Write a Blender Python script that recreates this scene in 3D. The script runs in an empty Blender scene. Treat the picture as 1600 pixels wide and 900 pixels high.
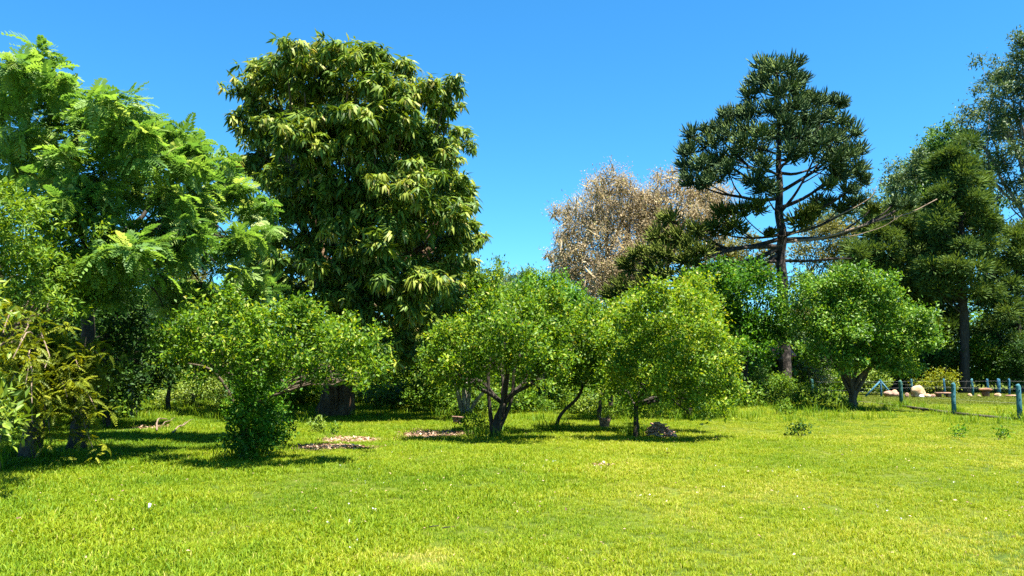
import bpy, math
import numpy as np
from mathutils import Vector, Euler

# ------------------------------------------------------------------ camera, sky, sun, exposure
scene = bpy.context.scene
F = 1200.0                       # focal length in pixels of the 1600 px wide photograph
PITCH = math.atan(130.0 / F)     # horizon lies 130 px under the picture centre
CAM_H = 1.6
cam_data = bpy.data.cameras.new('camera')
cam_data.sensor_width = 36.0
cam_data.lens = 36.0 * F / 1600.0
cam_data.clip_end = 3000.0
cam = bpy.data.objects.new('camera', cam_data)
scene.collection.objects.link(cam)
cam.location = (0, 0, CAM_H)
cam.rotation_euler = (math.pi / 2 + PITCH, 0, 0)
scene.camera = cam

SUN_EL = math.radians(72)
SUN_AZ = math.radians(46)       # measured from straight behind the camera; negative = to the left
sun_vec = Vector((math.sin(SUN_AZ) * math.cos(SUN_EL), -math.cos(SUN_AZ) * math.cos(SUN_EL), math.sin(SUN_EL)))
world = bpy.data.worlds.new('World')
scene.world = world
world.use_nodes = True
wn = world.node_tree
wn.nodes.clear()
sky = wn.nodes.new('ShaderNodeTexSky')
sky.sky_type = 'NISHITA'
sky.sun_disc = False
sky.sun_elevation = SUN_EL
sky.sun_rotation = math.atan2(sun_vec.x, sun_vec.y)
sky.altitude = 300
sky.air_density = 1.0
sky.dust_density = 0.3
sky.ozone_density = 2.0
hs = wn.nodes.new('ShaderNodeHueSaturation')
hs.inputs['Hue'].default_value = 0.488
hs.inputs['Saturation'].default_value = 1.22
bg = wn.nodes.new('ShaderNodeBackground')
bg.inputs['Strength'].default_value = 0.056
wo = wn.nodes.new('ShaderNodeOutputWorld')
wn.links.new(sky.outputs[0], hs.inputs['Color'])
tint = wn.nodes.new('ShaderNodeMix')
tint.data_type = 'RGBA'
tint.blend_type = 'MULTIPLY'
tint.inputs['Factor'].default_value = 1.0
tint.inputs['B'].default_value = (0.46, 0.89, 1.13, 1)
wn.links.new(hs.outputs[0], tint.inputs['A'])
wn.links.new(tint.outputs['Result'], bg.inputs['Color'])
wn.links.new(bg.outputs[0], wo.inputs['Surface'])

sun_data = bpy.data.lights.new('sun', 'SUN')
sun_data.energy = 5.0
sun_data.angle = math.radians(0.53)
sun_data.color = (1.0, 0.95, 0.84)
sun = bpy.data.objects.new('sun', sun_data)
scene.collection.objects.link(sun)
sun.rotation_euler = sun_vec.to_track_quat('Z', 'Y').to_euler()
sun.location = (0, 0, 60)

vs = scene.view_settings
vs.view_transform = 'Standard'
vs.look = 'None'
vs.gamma = 1.0
vs.use_curve_mapping = False
vs.exposure = 2.1
scene.render.engine = 'CYCLES'
scene.cycles.max_bounces = 6
scene.cycles.diffuse_bounces = 4
scene.cycles.glossy_bounces = 2
scene.cycles.transmission_bounces = 3
scene.cycles.transparent_max_bounces = 4
scene.cycles.caustics_reflective = False
scene.cycles.caustics_refractive = False
scene.cycles.use_denoising = False
scene.cycles.sample_clamp_indirect = 6.0

# ------------------------------------------------------------------ helpers
C = scene.collection
rng = np.random.default_rng(7)
UP = np.array([0., 0., 1.])
SUN_DIR = np.array(sun_vec)
cp, sp_ = math.cos(PITCH), math.sin(PITCH)


def at(px, py, Y):
    """the point seen at a photograph pixel, Y metres in front of the camera"""
    a, b = (px - 800) / F, (450 - py) / F
    d = np.array([a, cp - b * sp_, sp_ + b * cp])
    return np.array([0, 0, CAM_H]) + d * (Y / d[1])


def ground(px, py):
    a, b = (px - 800) / F, (450 - py) / F
    d = np.array([a, cp - b * sp_, sp_ + b * cp])
    p = np.array([0, 0, CAM_H]) + d * (-CAM_H / d[2])
    p[2] = 0
    return p


def project(P):
    q = P - np.array([0, 0, CAM_H])
    z = q[:, 1] * cp + q[:, 2] * sp_
    y = -q[:, 1] * sp_ + q[:, 2] * cp
    return 800 + F * q[:, 0] / z, 450 - F * y / z, z


def noise2(x, y, s, seed):
    """smooth value noise in -1..1"""
    r = np.random.default_rng(seed)
    tab = r.uniform(-1, 1, (64, 64))
    u, v = np.asarray(x) / s + 1000.3, np.asarray(y) / s + 1000.7
    iu, iv = np.floor(u).astype(int), np.floor(v).astype(int)
    fu, fv = u - iu, v - iv
    fu, fv = fu * fu * (3 - 2 * fu), fv * fv * (3 - 2 * fv)
    g = lambda a, b: tab[a % 64, b % 64]
    return (g(iu, iv) * (1 - fu) + g(iu + 1, iv) * fu) * (1 - fv) + (g(iu, iv + 1) * (1 - fu) + g(iu + 1, iv + 1) * fu) * fv


def gz(x, y):
    return 0.05 * noise2(x, y, 6.0, 3) + 0.02 * noise2(x, y, 1.7, 4)


def mesh_from(name, V, T, tone=None, smooth=False, quads=None):
    me = bpy.data.meshes.new(name)
    V = np.ascontiguousarray(V, dtype=np.float32)
    T = np.ascontiguousarray(T, dtype=np.int32)
    nt, k = T.shape
    me.vertices.add(len(V))
    me.vertices.foreach_set('co', V.ravel())
    me.loops.add(nt * k)
    me.loops.foreach_set('vertex_index', T.ravel())
    me.polygons.add(nt)
    me.polygons.foreach_set('loop_start', np.arange(0, nt * k, k, dtype=np.int32))
    if smooth:
        me.polygons.foreach_set('use_smooth', np.ones(nt, dtype=bool))
    if tone is not None:
        a = me.attributes.new('tone', 'FLOAT', 'POINT')
        a.data.foreach_set('value', np.ascontiguousarray(tone, dtype=np.float32))
    me.update(calc_edges=True)
    return me


def obj(name, me, mat=None, parent=None, kind=None):
    o = bpy.data.objects.new(name, me)
    C.objects.link(o)
    if mat is not None and not me.materials:
        me.materials.append(mat)
    if parent is not None:
        o.parent = parent
    if kind:
        o['kind'] = kind
    return o


def tag(o, label=None, cat=None, group=None, kind=None):
    if label: o['label'] = label
    if cat: o['category'] = cat
    if group: o['group'] = group
    if kind: o['kind'] = kind
    return o


def thing(name, label, cat, loc, group=None):
    o = bpy.data.objects.new(name, None)
    C.objects.link(o)
    o.location = loc
    o.empty_display_size = 0.2
    return tag(o, label, cat, group)


class Geo:
    """collects triangles with a tone for every vertex"""
    def __init__(s):
        s.V, s.T, s.A, s.n = [], [], [], 0

    def add(s, V, T, tone=0.5):
        V = np.asarray(V, float).reshape(-1, 3)
        s.V.append(V)
        s.T.append(np.asarray(T, int).reshape(-1, 3) + s.n)
        s.A.append(np.full(len(V), tone) if np.isscalar(tone) else np.asarray(tone, float))
        s.n += len(V)

    def box(s, c, h, tone=.5, rz=0.0, rx=0.0):
        v = np.array([[x, y, z] for x in (-1, 1) for y in (-1, 1) for z in (-1, 1)], float) * np.array(h)
        ca, sa = math.cos(rx), math.sin(rx)
        v = v @ np.array([[1, 0, 0], [0, ca, sa], [0, -sa, ca]])
        ca, sa = math.cos(rz), math.sin(rz)
        v = v @ np.array([[ca, sa, 0], [-sa, ca, 0], [0, 0, 1]]) + np.array(c)
        q = [(0, 1, 3, 2), (4, 6, 7, 5), (0, 4, 5, 1), (2, 3, 7, 6), (0, 2, 6, 4), (1, 5, 7, 3)]
        t = []
        for a, b, c_, d in q:
            t += [(a, b, c_), (a, c_, d)]
        s.add(v, t, tone)

    def mesh(s, name, off=None, smooth=False):
        V = np.concatenate(s.V)
        if off is not None:
            V = V - np.asarray(off)
        return mesh_from(name, V, np.concatenate(s.T), np.concatenate(s.A), smooth)


def norm(v):
    return v / np.maximum(np.linalg.norm(v, axis=-1, keepdims=True), 1e-9)


def tube(g, pts, radii, sides=8, rough=0.0, tone=0.5, r=rng, freq=3):
    pts = np.asarray(pts, float)
    radii = np.asarray(radii, float)
    K = len(pts)
    tan = norm(np.gradient(pts, axis=0))
    ref = np.array([0.31, 0.95, 0.1]) if abs(tan[0][2]) > .5 else np.array([0.05, 0.1, 1.0])
    u = norm(np.cross(tan, ref))
    v = np.cross(tan, u)
    th = np.arange(sides) / sides * 2 * math.pi
    rr = radii[:, None] * np.ones((1, sides))
    if rough:
        ph = r.uniform(0, 6.28, 3)
        for kk, a in ((2, .5), (freq, .35), (freq * 2 + 1, .2)):
            rr = rr * (1 + rough * a * np.sin(kk * th[None] + ph[0] + np.arange(K)[:, None] * .13 * kk))
        rr = rr * (1 + rough * .35 * r.normal(size=(K, sides)))
    P = pts[:, None] + rr[..., None] * (np.cos(th)[None, :, None] * u[:, None] + np.sin(th)[None, :, None] * v[:, None])
    V = np.concatenate([P.reshape(-1, 3), pts[-1:], pts[:1]])
    i = np.arange(K - 1)[:, None] * sides
    j = np.arange(sides)[None]
    j2 = (j + 1) % sides
    a, b, c, d = (i + j).ravel(), (i + j2).ravel(), (i + sides + j2).ravel(), (i + sides + j).ravel()
    T = np.concatenate([np.stack([a, b, c], 1), np.stack([a, c, d], 1)])
    top = (K - 1) * sides
    jj = np.arange(sides)
    T = np.concatenate([T, np.stack([top + jj, top + (jj + 1) % sides, np.full(sides, K * sides)], 1),
                        np.stack([(jj + 1) % sides, jj, np.full(sides, K * sides + 1)], 1)])
    g.add(V, T, tone)


def curve(p0, p1, sag=0.0, wig=0.05, n=9, r=rng):
    """a bent line: sag lifts (+) or drops (-) its middle"""
    p0, p1 = np.asarray(p0, float), np.asarray(p1, float)
    t = np.linspace(0, 1, n)[:, None]
    L = np.linalg.norm(p1 - p0)
    P = p0 + (p1 - p0) * t + UP * (4 * t * (1 - t)) * sag * L
    w = r.normal(size=(n, 3)) * wig * L
    for _ in range(2):
        w[1:-1] = (w[:-2] + 2 * w[1:-1] + w[2:]) / 4
    return P + w * (4 * t * (1 - t))


# ------------------------------------------------------------------ leaf shapes: x across, y along, z up
def leaf_ovate(w=.45):
    V = np.array([[0, 0, 0], [w / 2, .45, .06], [0, 1, -.08], [-w / 2, .45, .06]])
    return V, np.array([[0, 1, 2], [0, 2, 3]])


def leaf_lance(w=.2, droop=.5):
    V = np.array([[0, 0, 0], [w / 2, .35, .03], [-w / 2, .35, .03], [w * .42, .7, -.12 * droop * 2], [-w * .42, .7, -.12 * droop * 2], [0, 1, -.5 * droop]])
    return V, np.array([[0, 1, 2], [2, 1, 3], [2, 3, 4], [4, 3, 5]])


def leaf_frond(pairs=11, droop=.38, ll=.3, lw=.1, seed=0, fold=.1):
    r = np.random.default_rng(seed)
    V, T = [], []
    def rach(t): return np.array([0.04 * math.sin(3 * t + seed), t, .12 * t - droop * t * t])
    for i in range(pairs):
        t = .16 + .8 * i / (pairs - 1)
        L = ll * (0.55 + .9 * math.sin(math.pi * min(1, (t * .9 + .12)))) * r.uniform(.85, 1.1) * .75
        for s in (-1, 1):
            p = rach(t)
            a = math.radians(r.uniform(50, 68) - 14 * t)
            d = np.array([s * math.sin(a), math.cos(a), -fold - .25 * r.uniform(0, 1)])
            d /= np.linalg.norm(d)
            sd = np.cross(d, [0, 0, 1.]); sd /= np.linalg.norm(sd)
            k = len(V)
            V += [p, p + d * L * .45 + sd * lw / 2, p + d * L, p + d * L * .45 - sd * lw / 2]
            T += [(k, k + 1, k + 2), (k, k + 2, k + 3)]
    prev = None
    for i in range(6):
        p = rach(i / 5)
        k = len(V)
        V += [p + np.array([.008, 0, 0]), p - np.array([.008, 0, 0])]
        if prev is not None:
            T += [(prev, prev + 1, k), (prev + 1, k + 1, k)]
        prev = k
    return np.array(V), np.array(T)


def place(tmpl, P, D, N, S, tone):
    """copies of a leaf shape at P along D, upper side towards N, length S"""
    V, T = tmpl
    D = norm(D)
    X = norm(np.cross(D, N))
    Z = np.cross(X, D)
    S = np.asarray(S)[:, None, None]
    W = P[:, None] + S * (V[None, :, 0:1] * X[:, None] + V[None, :, 1:2] * D[:, None] + V[None, :, 2:3] * Z[:, None])
    k = len(V)
    TT = (np.arange(len(P))[:, None, None] * k + T[None]).reshape(-1, 3)
    return W.reshape(-1, 3), TT, np.repeat(tone, k)


def rand_dirs(n, r):
    return norm(r.normal(size=(n, 3)))


# ------------------------------------------------------------------ materials
def mat_new(name):
    m = bpy.data.materials.new(name)
    m.use_nodes = True
    nt = m.node_tree
    for n in list(nt.nodes):
        if n.type != 'OUTPUT_MATERIAL' and n.type != 'BSDF_PRINCIPLED':
            nt.nodes.remove(n)
    return m, nt, nt.nodes['Principled BSDF'], [n for n in nt.nodes if n.type == 'OUTPUT_MATERIAL'][0]


def ramp(nt, stops, fac):
    cr = nt.nodes.new('ShaderNodeValToRGB')
    e = cr.color_ramp.elements
    while len(e) > 1:
        e.remove(e[0])
    e[0].position, e[0].color = stops[0][0], (*stops[0][1], 1)
    for p, c in stops[1:]:
        x = e.new(p)
        x.color = (*c, 1)
    nt.links.new(fac, cr.inputs['Fac'])
    return cr.outputs['Color']


def leaf_mat(name, stops, rough=.45, spec=.4, trans=.35, tint=(1.25, 1.15, .5), instancer=False):
    m, nt, bs, out = mat_new(name)
    a = nt.nodes.new('ShaderNodeAttribute')
    a.attribute_name = 'tone'
    fac = a.outputs['Fac']
    if instancer:
        b = nt.nodes.new('ShaderNodeAttribute')
        b.attribute_type = 'INSTANCER'
        b.attribute_name = 'patch'
        ad = nt.nodes.new('ShaderNodeMath'); ad.operation = 'ADD'
        nt.links.new(fac, ad.inputs[0]); nt.links.new(b.outputs['Fac'], ad.inputs[1])
        fac = ad.outputs[0]
    col = ramp(nt, stops, fac)
    nt.links.new(col, bs.inputs['Base Color'])
    bs.inputs['Roughness'].default_value = rough
    bs.inputs['Specular IOR Level'].default_value = spec
    tr = nt.nodes.new('ShaderNodeBsdfTranslucent')
    mx = nt.nodes.new('ShaderNodeMix'); mx.data_type = 'RGBA'; mx.blend_type = 'MULTIPLY'
    mx.inputs['Factor'].default_value = 1.0
    nt.links.new(col, mx.inputs['A'])
    mx.inputs['B'].default_value = (*tint, 1)
    nt.links.new(mx.outputs['Result'], tr.inputs['Color'])
    ms = nt.nodes.new('ShaderNodeMixShader')
    ms.inputs[0].default_value = trans
    nt.links.new(bs.outputs[0], ms.inputs[1]); nt.links.new(tr.outputs[0], ms.inputs[2])
    nt.links.new(ms.outputs[0], out.inputs['Surface'])
    return m


def rough_mat(name, stops, scale=8.0, stretch=(1, 1, 1), rough=.9, bump=.4, detail=6, dist=.02):
    m, nt, bs, out = mat_new(name)
    tc = nt.nodes.new('ShaderNodeTexCoord')
    mp = nt.nodes.new('ShaderNodeMapping')
    mp.inputs['Scale'].default_value = stretch
    no = nt.nodes.new('ShaderNodeTexNoise')
    no.inputs['Scale'].default_value = scale
    no.inputs['Detail'].default_value = detail
    no.inputs['Roughness'].default_value = .65
    nt.links.new(tc.outputs['Object'], mp.inputs['Vector'])
    nt.links.new(mp.outputs[0], no.inputs['Vector'])
    nt.links.new(ramp(nt, stops, no.outputs['Fac']), bs.inputs['Base Color'])
    bs.inputs['Roughness'].default_value = rough
    bs.inputs['Specular IOR Level'].default_value = .2
    bp = nt.nodes.new('ShaderNodeBump')
    bp.inputs['Strength'].default_value = bump
    bp.inputs['Distance'].default_value = dist
    nt.links.new(no.outputs['Fac'], bp.inputs['Height'])
    nt.links.new(bp.outputs[0], bs.inputs['Normal'])
    return m


M = {}
M['citrus'] = leaf_mat('citrus leaf', [(0, (.018, .058, .005)), (.35, (.055, .130, .008)), (.7, (.15, .255, .012)), (.9, (.29, .35, .025)), (1, (.46, .42, .14))], .45, .16, .42, (1.35, 1.2, .3))
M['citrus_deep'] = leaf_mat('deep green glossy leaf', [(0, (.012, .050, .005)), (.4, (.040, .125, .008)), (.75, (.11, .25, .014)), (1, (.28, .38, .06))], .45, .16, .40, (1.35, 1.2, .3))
M['mango'] = leaf_mat('mango leaf', [(0, (.018, .046, .012)), (.35, (.055, .115, .016)), (.65, (.13, .20, .020)), (.9, (.25, .29, .04)), (1, (.36, .31, .11))], .5, .2, .32)
M['pinnate'] = leaf_mat('pinnate leaf', [(0, (.045, .115, .026)), (.4, (.105, .215, .040)), (.75, (.19, .315, .055)), (1, (.38, .45, .15))], .5, .25, .52, (1.15, 1.1, .55))
M['shrub_olive'] = leaf_mat('olive yellow leaf', [(0, (.045, .070, .005)), (.4, (.115, .155, .008)), (.75, (.23, .26, .014)), (1, (.38, .36, .06))], .5, .16, .38, (1.3, 1.1, .3))
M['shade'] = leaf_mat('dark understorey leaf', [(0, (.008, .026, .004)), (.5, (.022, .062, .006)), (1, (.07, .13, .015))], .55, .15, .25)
M['bush'] = leaf_mat('bush leaf', [(0, (.020, .065, .005)), (.5, (.080, .165, .010)), (1, (.23, .32, .03))], .5, .16, .38, (1.3, 1.15, .35))
M['citrus_fence'] = leaf_mat('fence citrus leaf', [(0, (.016, .056, .006)), (.4, (.052, .138, .012)), (.75, (.135, .26, .022)), (1, (.31, .40, .08))], .45, .2, .38, (1.3, 1.15, .35))
M['thicket'] = leaf_mat('thicket leaf', [(0, (.012, .040, .005)), (.5, (.045, .105, .009)), (1, (.12, .20, .02))], .55, .15, .33)
M['lime'] = leaf_mat('yellow green leaf', [(0, (.07, .13, .012)), (.5, (.15, .23, .02)), (1, (.28, .33, .04))], .5, .35, .35)
M['araucaria'] = leaf_mat('araucaria needle', [(0, (.036, .070, .038)), (.45, (.085, .138, .062)), (.75, (.135, .20, .066)), (1, (.21, .275, .055))], .7, .1, .18)
M['araucaria_low'] = leaf_mat('olive araucaria needle', [(0, (.040, .060, .012)), (.5, (.105, .14, .022)), (1, (.19, .22, .03))], .7, .1, .15)
M['conifer'] = leaf_mat('conifer needle', [(0, (.024, .056, .016)), (.5, (.070, .122, .028)), (1, (.145, .205, .04))], .7, .1, .22)
M['euc'] = leaf_mat('eucalyptus leaf', [(0, (.022, .055, .030)), (.5, (.060, .11, .045)), (1, (.15, .20, .07))], .5, .2, .25)
M['euc_green'] = leaf_mat('fresh green far leaf', [(0, (.022, .065, .018)), (.5, (.065, .145, .026)), (1, (.15, .24, .035))], .5, .2, .3)
M['tan'] = leaf_mat('dry tan leaf', [(0, (.17, .125, .07)), (.4, (.32, .245, .14)), (.8, (.46, .375, .235)), (.93, (.34, .31, .11)), (1, (.22, .24, .06))], .8, .1, .3, (1.05, 1.02, .85))
M['golden'] = leaf_mat('golden brown foliage', [(0, (.06, .075, .020)), (.5, (.125, .13, .035)), (1, (.22, .20, .06))], .6, .2, .3)
M['greyleaf'] = leaf_mat('grey green leaf', [(0, (.04, .06, .03)), (.5, (.09, .115, .055)), (1, (.17, .19, .09))], .55, .3, .2)
M['grass'] = leaf_mat('grass blade', [(0, (.030, .088, .005)), (.3, (.080, .17, .007)), (.55, (.165, .245, .008)), (.8, (.27, .31, .014)), (1, (.46, .40, .11))], .55, .15, .4, (1.2, 1.1, .4), instancer=True)
M['paddock_grass'] = leaf_mat('mown paddock blade', [(0, (.06, .09, .01)), (.5, (.14, .17, .016)), (1, (.25, .25, .04))], .6, .2, .35, (1.1, 1.05, .5), instancer=True)
M['litter'] = leaf_mat('dry leaf litter', [(0, (.12, .065, .035)), (.5, (.29, .18, .11)), (1, (.52, .38, .27))], .8, .2, .15, (1, .9, .7))
M['flower'] = leaf_mat('white clover petal', [(0, (.6, .58, .5)), (1, (.8, .8, .78))], .7, .2, .2, (1, 1, 1))
M['bark'] = rough_mat('brown bark', [(.3, (.035, .026, .018)), (.6, (.10, .075, .05)), (.8, (.19, .15, .11))], 9, (1, 1, .35), bump=.8, dist=.04)
M['bark_dark'] = rough_mat('dark bark', [(.3, (.018, .015, .012)), (.6, (.05, .04, .03)), (.85, (.12, .10, .08))], 10, (1, 1, .4), bump=.8, dist=.04)
M['bark_pale'] = rough_mat('pale lichened bark', [(.3, (.06, .052, .04)), (.5, (.18, .16, .13)), (.72, (.42, .40, .35))], 5, (1, 1, .6), bump=.5)
M['bark_mango'] = rough_mat('mango bark', [(.25, (.035, .020, .010)), (.55, (.10, .060, .032)), (.8, (.24, .16, .09))], 5, (1, 1, .22), bump=.9, dist=.06)
M['bark_pine'] = rough_mat('scaly araucaria bark', [(.38, (.012, .009, .008)), (.55, (.042, .032, .026)), (.74, (.20, .155, .13))], 5.5, (1, 1, .75), bump=1.0, dist=.08)
M['deadwood'] = rough_mat('dead grey wood', [(.3, (.09, .06, .038)), (.7, (.27, .20, .14))], 6, (1, 1, 1), bump=.4)
M['stump_wood'] = rough_mat('brown broken wood', [(.3, (.09, .045, .024)), (.5, (.24, .13, .08)), (.7, (.42, .27, .18))], 14, bump=.6)
M['litter_wood'] = rough_mat('pinkish cut wood', [(.3, (.30, .12, .075)), (.7, (.60, .36, .26))], 14, bump=.4)
M['blue_paint'] = rough_mat('weathered blue paint', [(.3, (.02, .075, .085)), (.52, (.035, .13, .155)), (.66, (.08, .19, .21)), (.78, (.32, .36, .32))], 7, (1, 1, .5), .8, .4)
M['blue_bright'] = rough_mat('bright blue paint', [(.3, (.02, .075, .13)), (.6, (.04, .14, .21)), (.8, (.18, .28, .31))], 7, (1, 1, .5), .8, .4)
M['green_paint'] = rough_mat('mossy teal paint', [(.3, (.012, .05, .045)), (.55, (.03, .10, .09)), (.8, (.12, .20, .15))], 7, (1, 1, .5), .7, .3)
M['wire'] = rough_mat('galvanised wire', [(.3, (.25, .25, .24)), (.7, (.4, .4, .39))], 20, rough=.5, bump=0)
M['concrete'] = rough_mat('old concrete', [(.3, (.05, .045, .03)), (.7, (.13, .11, .075))], 9, bump=.5)
M['rock_cream'] = rough_mat('cream boulder', [(.30, (.16, .08, .04)), (.48, (.36, .24, .13)), (.68, (.55, .44, .29))], 2.6, bump=.9, dist=.06)
M['rock_pink'] = rough_mat('pinkish rock', [(.3, (.15, .075, .05)), (.55, (.30, .18, .13)), (.75, (.46, .35, .27))], 3.5, bump=.9, dist=.06)
M['rock_brown'] = rough_mat('red brown rock', [(.3, (.07, .03, .018)), (.55, (.24, .11, .06)), (.78, (.55, .33, .22))], 3, bump=.6)
M['tile'] = rough_mat('terracotta', [(.3, (.20, .06, .04)), (.6, (.42, .15, .10)), (.8, (.55, .27, .21))], 6, bump=.3)
M['brick'] = rough_mat('weathered brick', [(.3, (.09, .045, .03)), (.55, (.21, .12, .085)), (.78, (.38, .27, .2))], 9, bump=.5)
M['paper'] = rough_mat('white paper', [(.3, (.72, .74, .78)), (.7, (.85, .86, .9))], 9, bump=.1)

# ground: bare soil seen between the blades, browner where it is worn
m, nt, bs, out = mat_new('lawn soil')
tc = nt.nodes.new('ShaderNodeTexCoord')
n1 = nt.nodes.new('ShaderNodeTexNoise'); n1.inputs['Scale'].default_value = .5; n1.inputs['Detail'].default_value = 8
n2 = nt.nodes.new('ShaderNodeTexNoise'); n2.inputs['Scale'].default_value = 18; n2.inputs['Detail'].default_value = 6
nt.links.new(tc.outputs['Object'], n1.inputs['Vector']); nt.links.new(tc.outputs['Object'], n2.inputs['Vector'])
c1 = ramp(nt, [(.35, (.06, .095, .012)), (.55, (.10, .135, .016)), (.75, (.16, .15, .035))], n1.outputs['Fac'])
c2 = ramp(nt, [(.3, (.45, .4, .35)), (.7, (1, 1, 1))], n2.outputs['Fac'])
mx = nt.nodes.new('ShaderNodeMix'); mx.data_type = 'RGBA'; mx.blend_type = 'MULTIPLY'; mx.inputs['Factor'].default_value = 1
nt.links.new(c1, mx.inputs['A']); nt.links.new(c2, mx.inputs['B'])
nt.links.new(mx.outputs['Result'], bs.inputs['Base Color'])
bs.inputs['Roughness'].default_value = .95
bs.inputs['Specular IOR Level'].default_value = .1
bp = nt.nodes.new('ShaderNodeBump'); bp.inputs['Strength'].default_value = .6; bp.inputs['Distance'].default_value = .03
nt.links.new(n2.outputs['Fac'], bp.inputs['Height']); nt.links.new(bp.outputs[0], bs.inputs['Normal'])
M['soil'] = m
M['path_soil'] = rough_mat('bare earth', [(.3, (.13, .085, .055)), (.55, (.25, .17, .115)), (.75, (.38, .28, .2))], 7, bump=.7, dist=.03)

# ------------------------------------------------------------------ ground sheet
def build_ground():
    ys = np.concatenate([np.linspace(-20, 0, 11), np.linspace(.5, 60, 150), np.geomspace(62, 1500, 30)])
    xs = np.concatenate([-np.geomspace(1500, 62, 24), np.linspace(-60, 60, 161), np.geomspace(62, 1500, 24)])
    X, Y = np.meshgrid(xs, ys)
    Z = gz(X, Y) * np.clip(1 - (np.hypot(X, Y) - 60) / 60, 0, 1)
    V = np.stack([X, Y, Z], -1).reshape(-1, 3)
    nx = len(xs)
    i, j = np.meshgrid(np.arange(len(ys) - 1), np.arange(nx - 1), indexing='ij')
    a = (i * nx + j).ravel()
    Q = np.stack([a, a + 1, a + nx + 1, a + nx], 1)
    me = mesh_from('ground', V, Q, smooth=True)
    return tag(obj('ground', me, M['soil']), kind='structure')


build_ground()

# worn patches and beds where the grass gives way: (px, py, half width px, half depth in m, kind)
PATCHES = [
    ('chips', 512, 702, 52, .75, 'pale dry leaf litter patch near the round leafy bush'),
    ('chips', 545, 687, 46, .85, 'pale dry leaf litter patch before the thick mango trunk'),
    ('chips', 672, 677, 52, 1.3, 'long pale leaf litter patch beside the brick block'),
    ('chips', 232, 668, 26, 1.1, 'small sunlit litter patch in the shady orchard gap'),
    ('chips', 938, 729, 14, .22, 'tiny tan bare scrape in the open lawn'),
]
patch_w = []
for kind, px, py, hw, hd, lab in PATCHES:
    p = ground(px, py)
    patch_w.append((p[0], p[1], hw / F * p[1], hd))
SOIL_BED = (-11.6, 14.3, 2.6, 1.7)          # bare bed under the shrub at the picture's edge
FENCE_P = [ground(1594, 658), ground(1491, 647.5), ground(1409, 636), ground(1334, 629), ground(1270, 624.5), ground(1214, 621)]


def in_paddock(x, y):
    """behind the near fence line"""
    fx = np.array([p[0] for p in FENCE_P])[::-1]
    fy = np.array([p[1] for p in FENCE_P])[::-1]
    o = np.argsort(fx)
    lim = np.interp(x, fx[o], fy[o], left=70, right=fy[o][-1] - 3)
    return (y > lim + .1) & (x > 13.5)


# ------------------------------------------------------------------ broadleaf trees
def lobes_from_px(lobes, d, depth_r, r, back=True, zmin=.25, shrink=.95):
    """photo-measured crown masses -> balls in space, spread in depth, with a far side too"""
    xs = np.array([l[0] for l in lobes], float)
    cx, hw = (xs.max() + xs.min()) / 2, max((xs.max() - xs.min()) / 2 + 20, 30)
    out = []
    for l in lobes:
        px, py, rp = l[:3]
        u = min(1, abs(px - cx) / hw)
        dy = l[3] if len(l) > 3 else -depth_r * math.sqrt(max(.03, 1 - u * u)) * r.uniform(.35, 1.0)
        c = at(px, py, d + dy)
        rad = rp / F * (d + dy) * shrink * r.uniform(.8, 1.14)
        c[2] = max(c[2], zmin + rad * .3)
        out.append((c, rad, 1.0))
        if back and dy < 0:
            c2 = c.copy()
            c2[1] = d - dy
            c2[0] += r.normal() * rad * .4
            c2[2] += r.normal() * rad * .25
            out.append((c2, rad * 1.05, .6))
    return out


def sprays(lobes, dens, r, inner=.3, squash=.85, outer=1.0, lump=.28, shoot=.18, crad=.40, ncl=None):
    """twig tips: gathered in clumps on the uneven shell of every lobe, some inside, some on shoots that stick out"""
    P, O, Tn = [], [], []
    for c, rad, w in lobes:
        n = max(8, int(dens * 4 * math.pi * rad * rad * w))
        m_ = ncl or int(np.clip(n / 14, 6, 14))
        cd = rand_dirs(m_, r)
        cd[:, 2] = np.where(cd[:, 2] < -.55, -cd[:, 2], cd[:, 2])
        crho = rad * r.uniform(.72, 1.12, m_) * (1 + lump * .4 * r.normal(size=m_))
        cc = cd * crho[:, None]
        cr = rad * crad * r.uniform(.7, 1.3, m_)
        ct = r.normal(size=m_) * .07
        which = r.integers(m_, size=n)
        d = rand_dirs(n, r)
        q = cc[which] + d * (cr[which] * r.uniform(.45, 1.0, n) ** .6)[:, None] * np.array([1.1, 1.1, .75])
        tn = ct[which]
        ins = r.uniform(size=n) < inner * .6
        q[ins] = rand_dirs(ins.sum(), r) * (rad * r.uniform(.1, .85, ins.sum()))[:, None]
        sh = r.uniform(size=n) < shoot
        ks = sh.sum()
        q[sh] += (norm(cd[which[sh]] * .6 + UP * .9 + r.normal(size=(ks, 3)) * .4)) * (cr[which[sh]] * r.uniform(.4, 1.25, ks))[:, None]
        o = norm(q * .5 / rad + d)
        P.append(c + q * np.array([1, 1, squash]) * outer); O.append(o); Tn.append(tn + r.normal() * .05)
    P, O, Tn = np.concatenate(P), np.concatenate(O), np.concatenate(Tn)
    keep = P[:, 2] > .08
    return P[keep], O[keep], Tn[keep]


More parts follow.
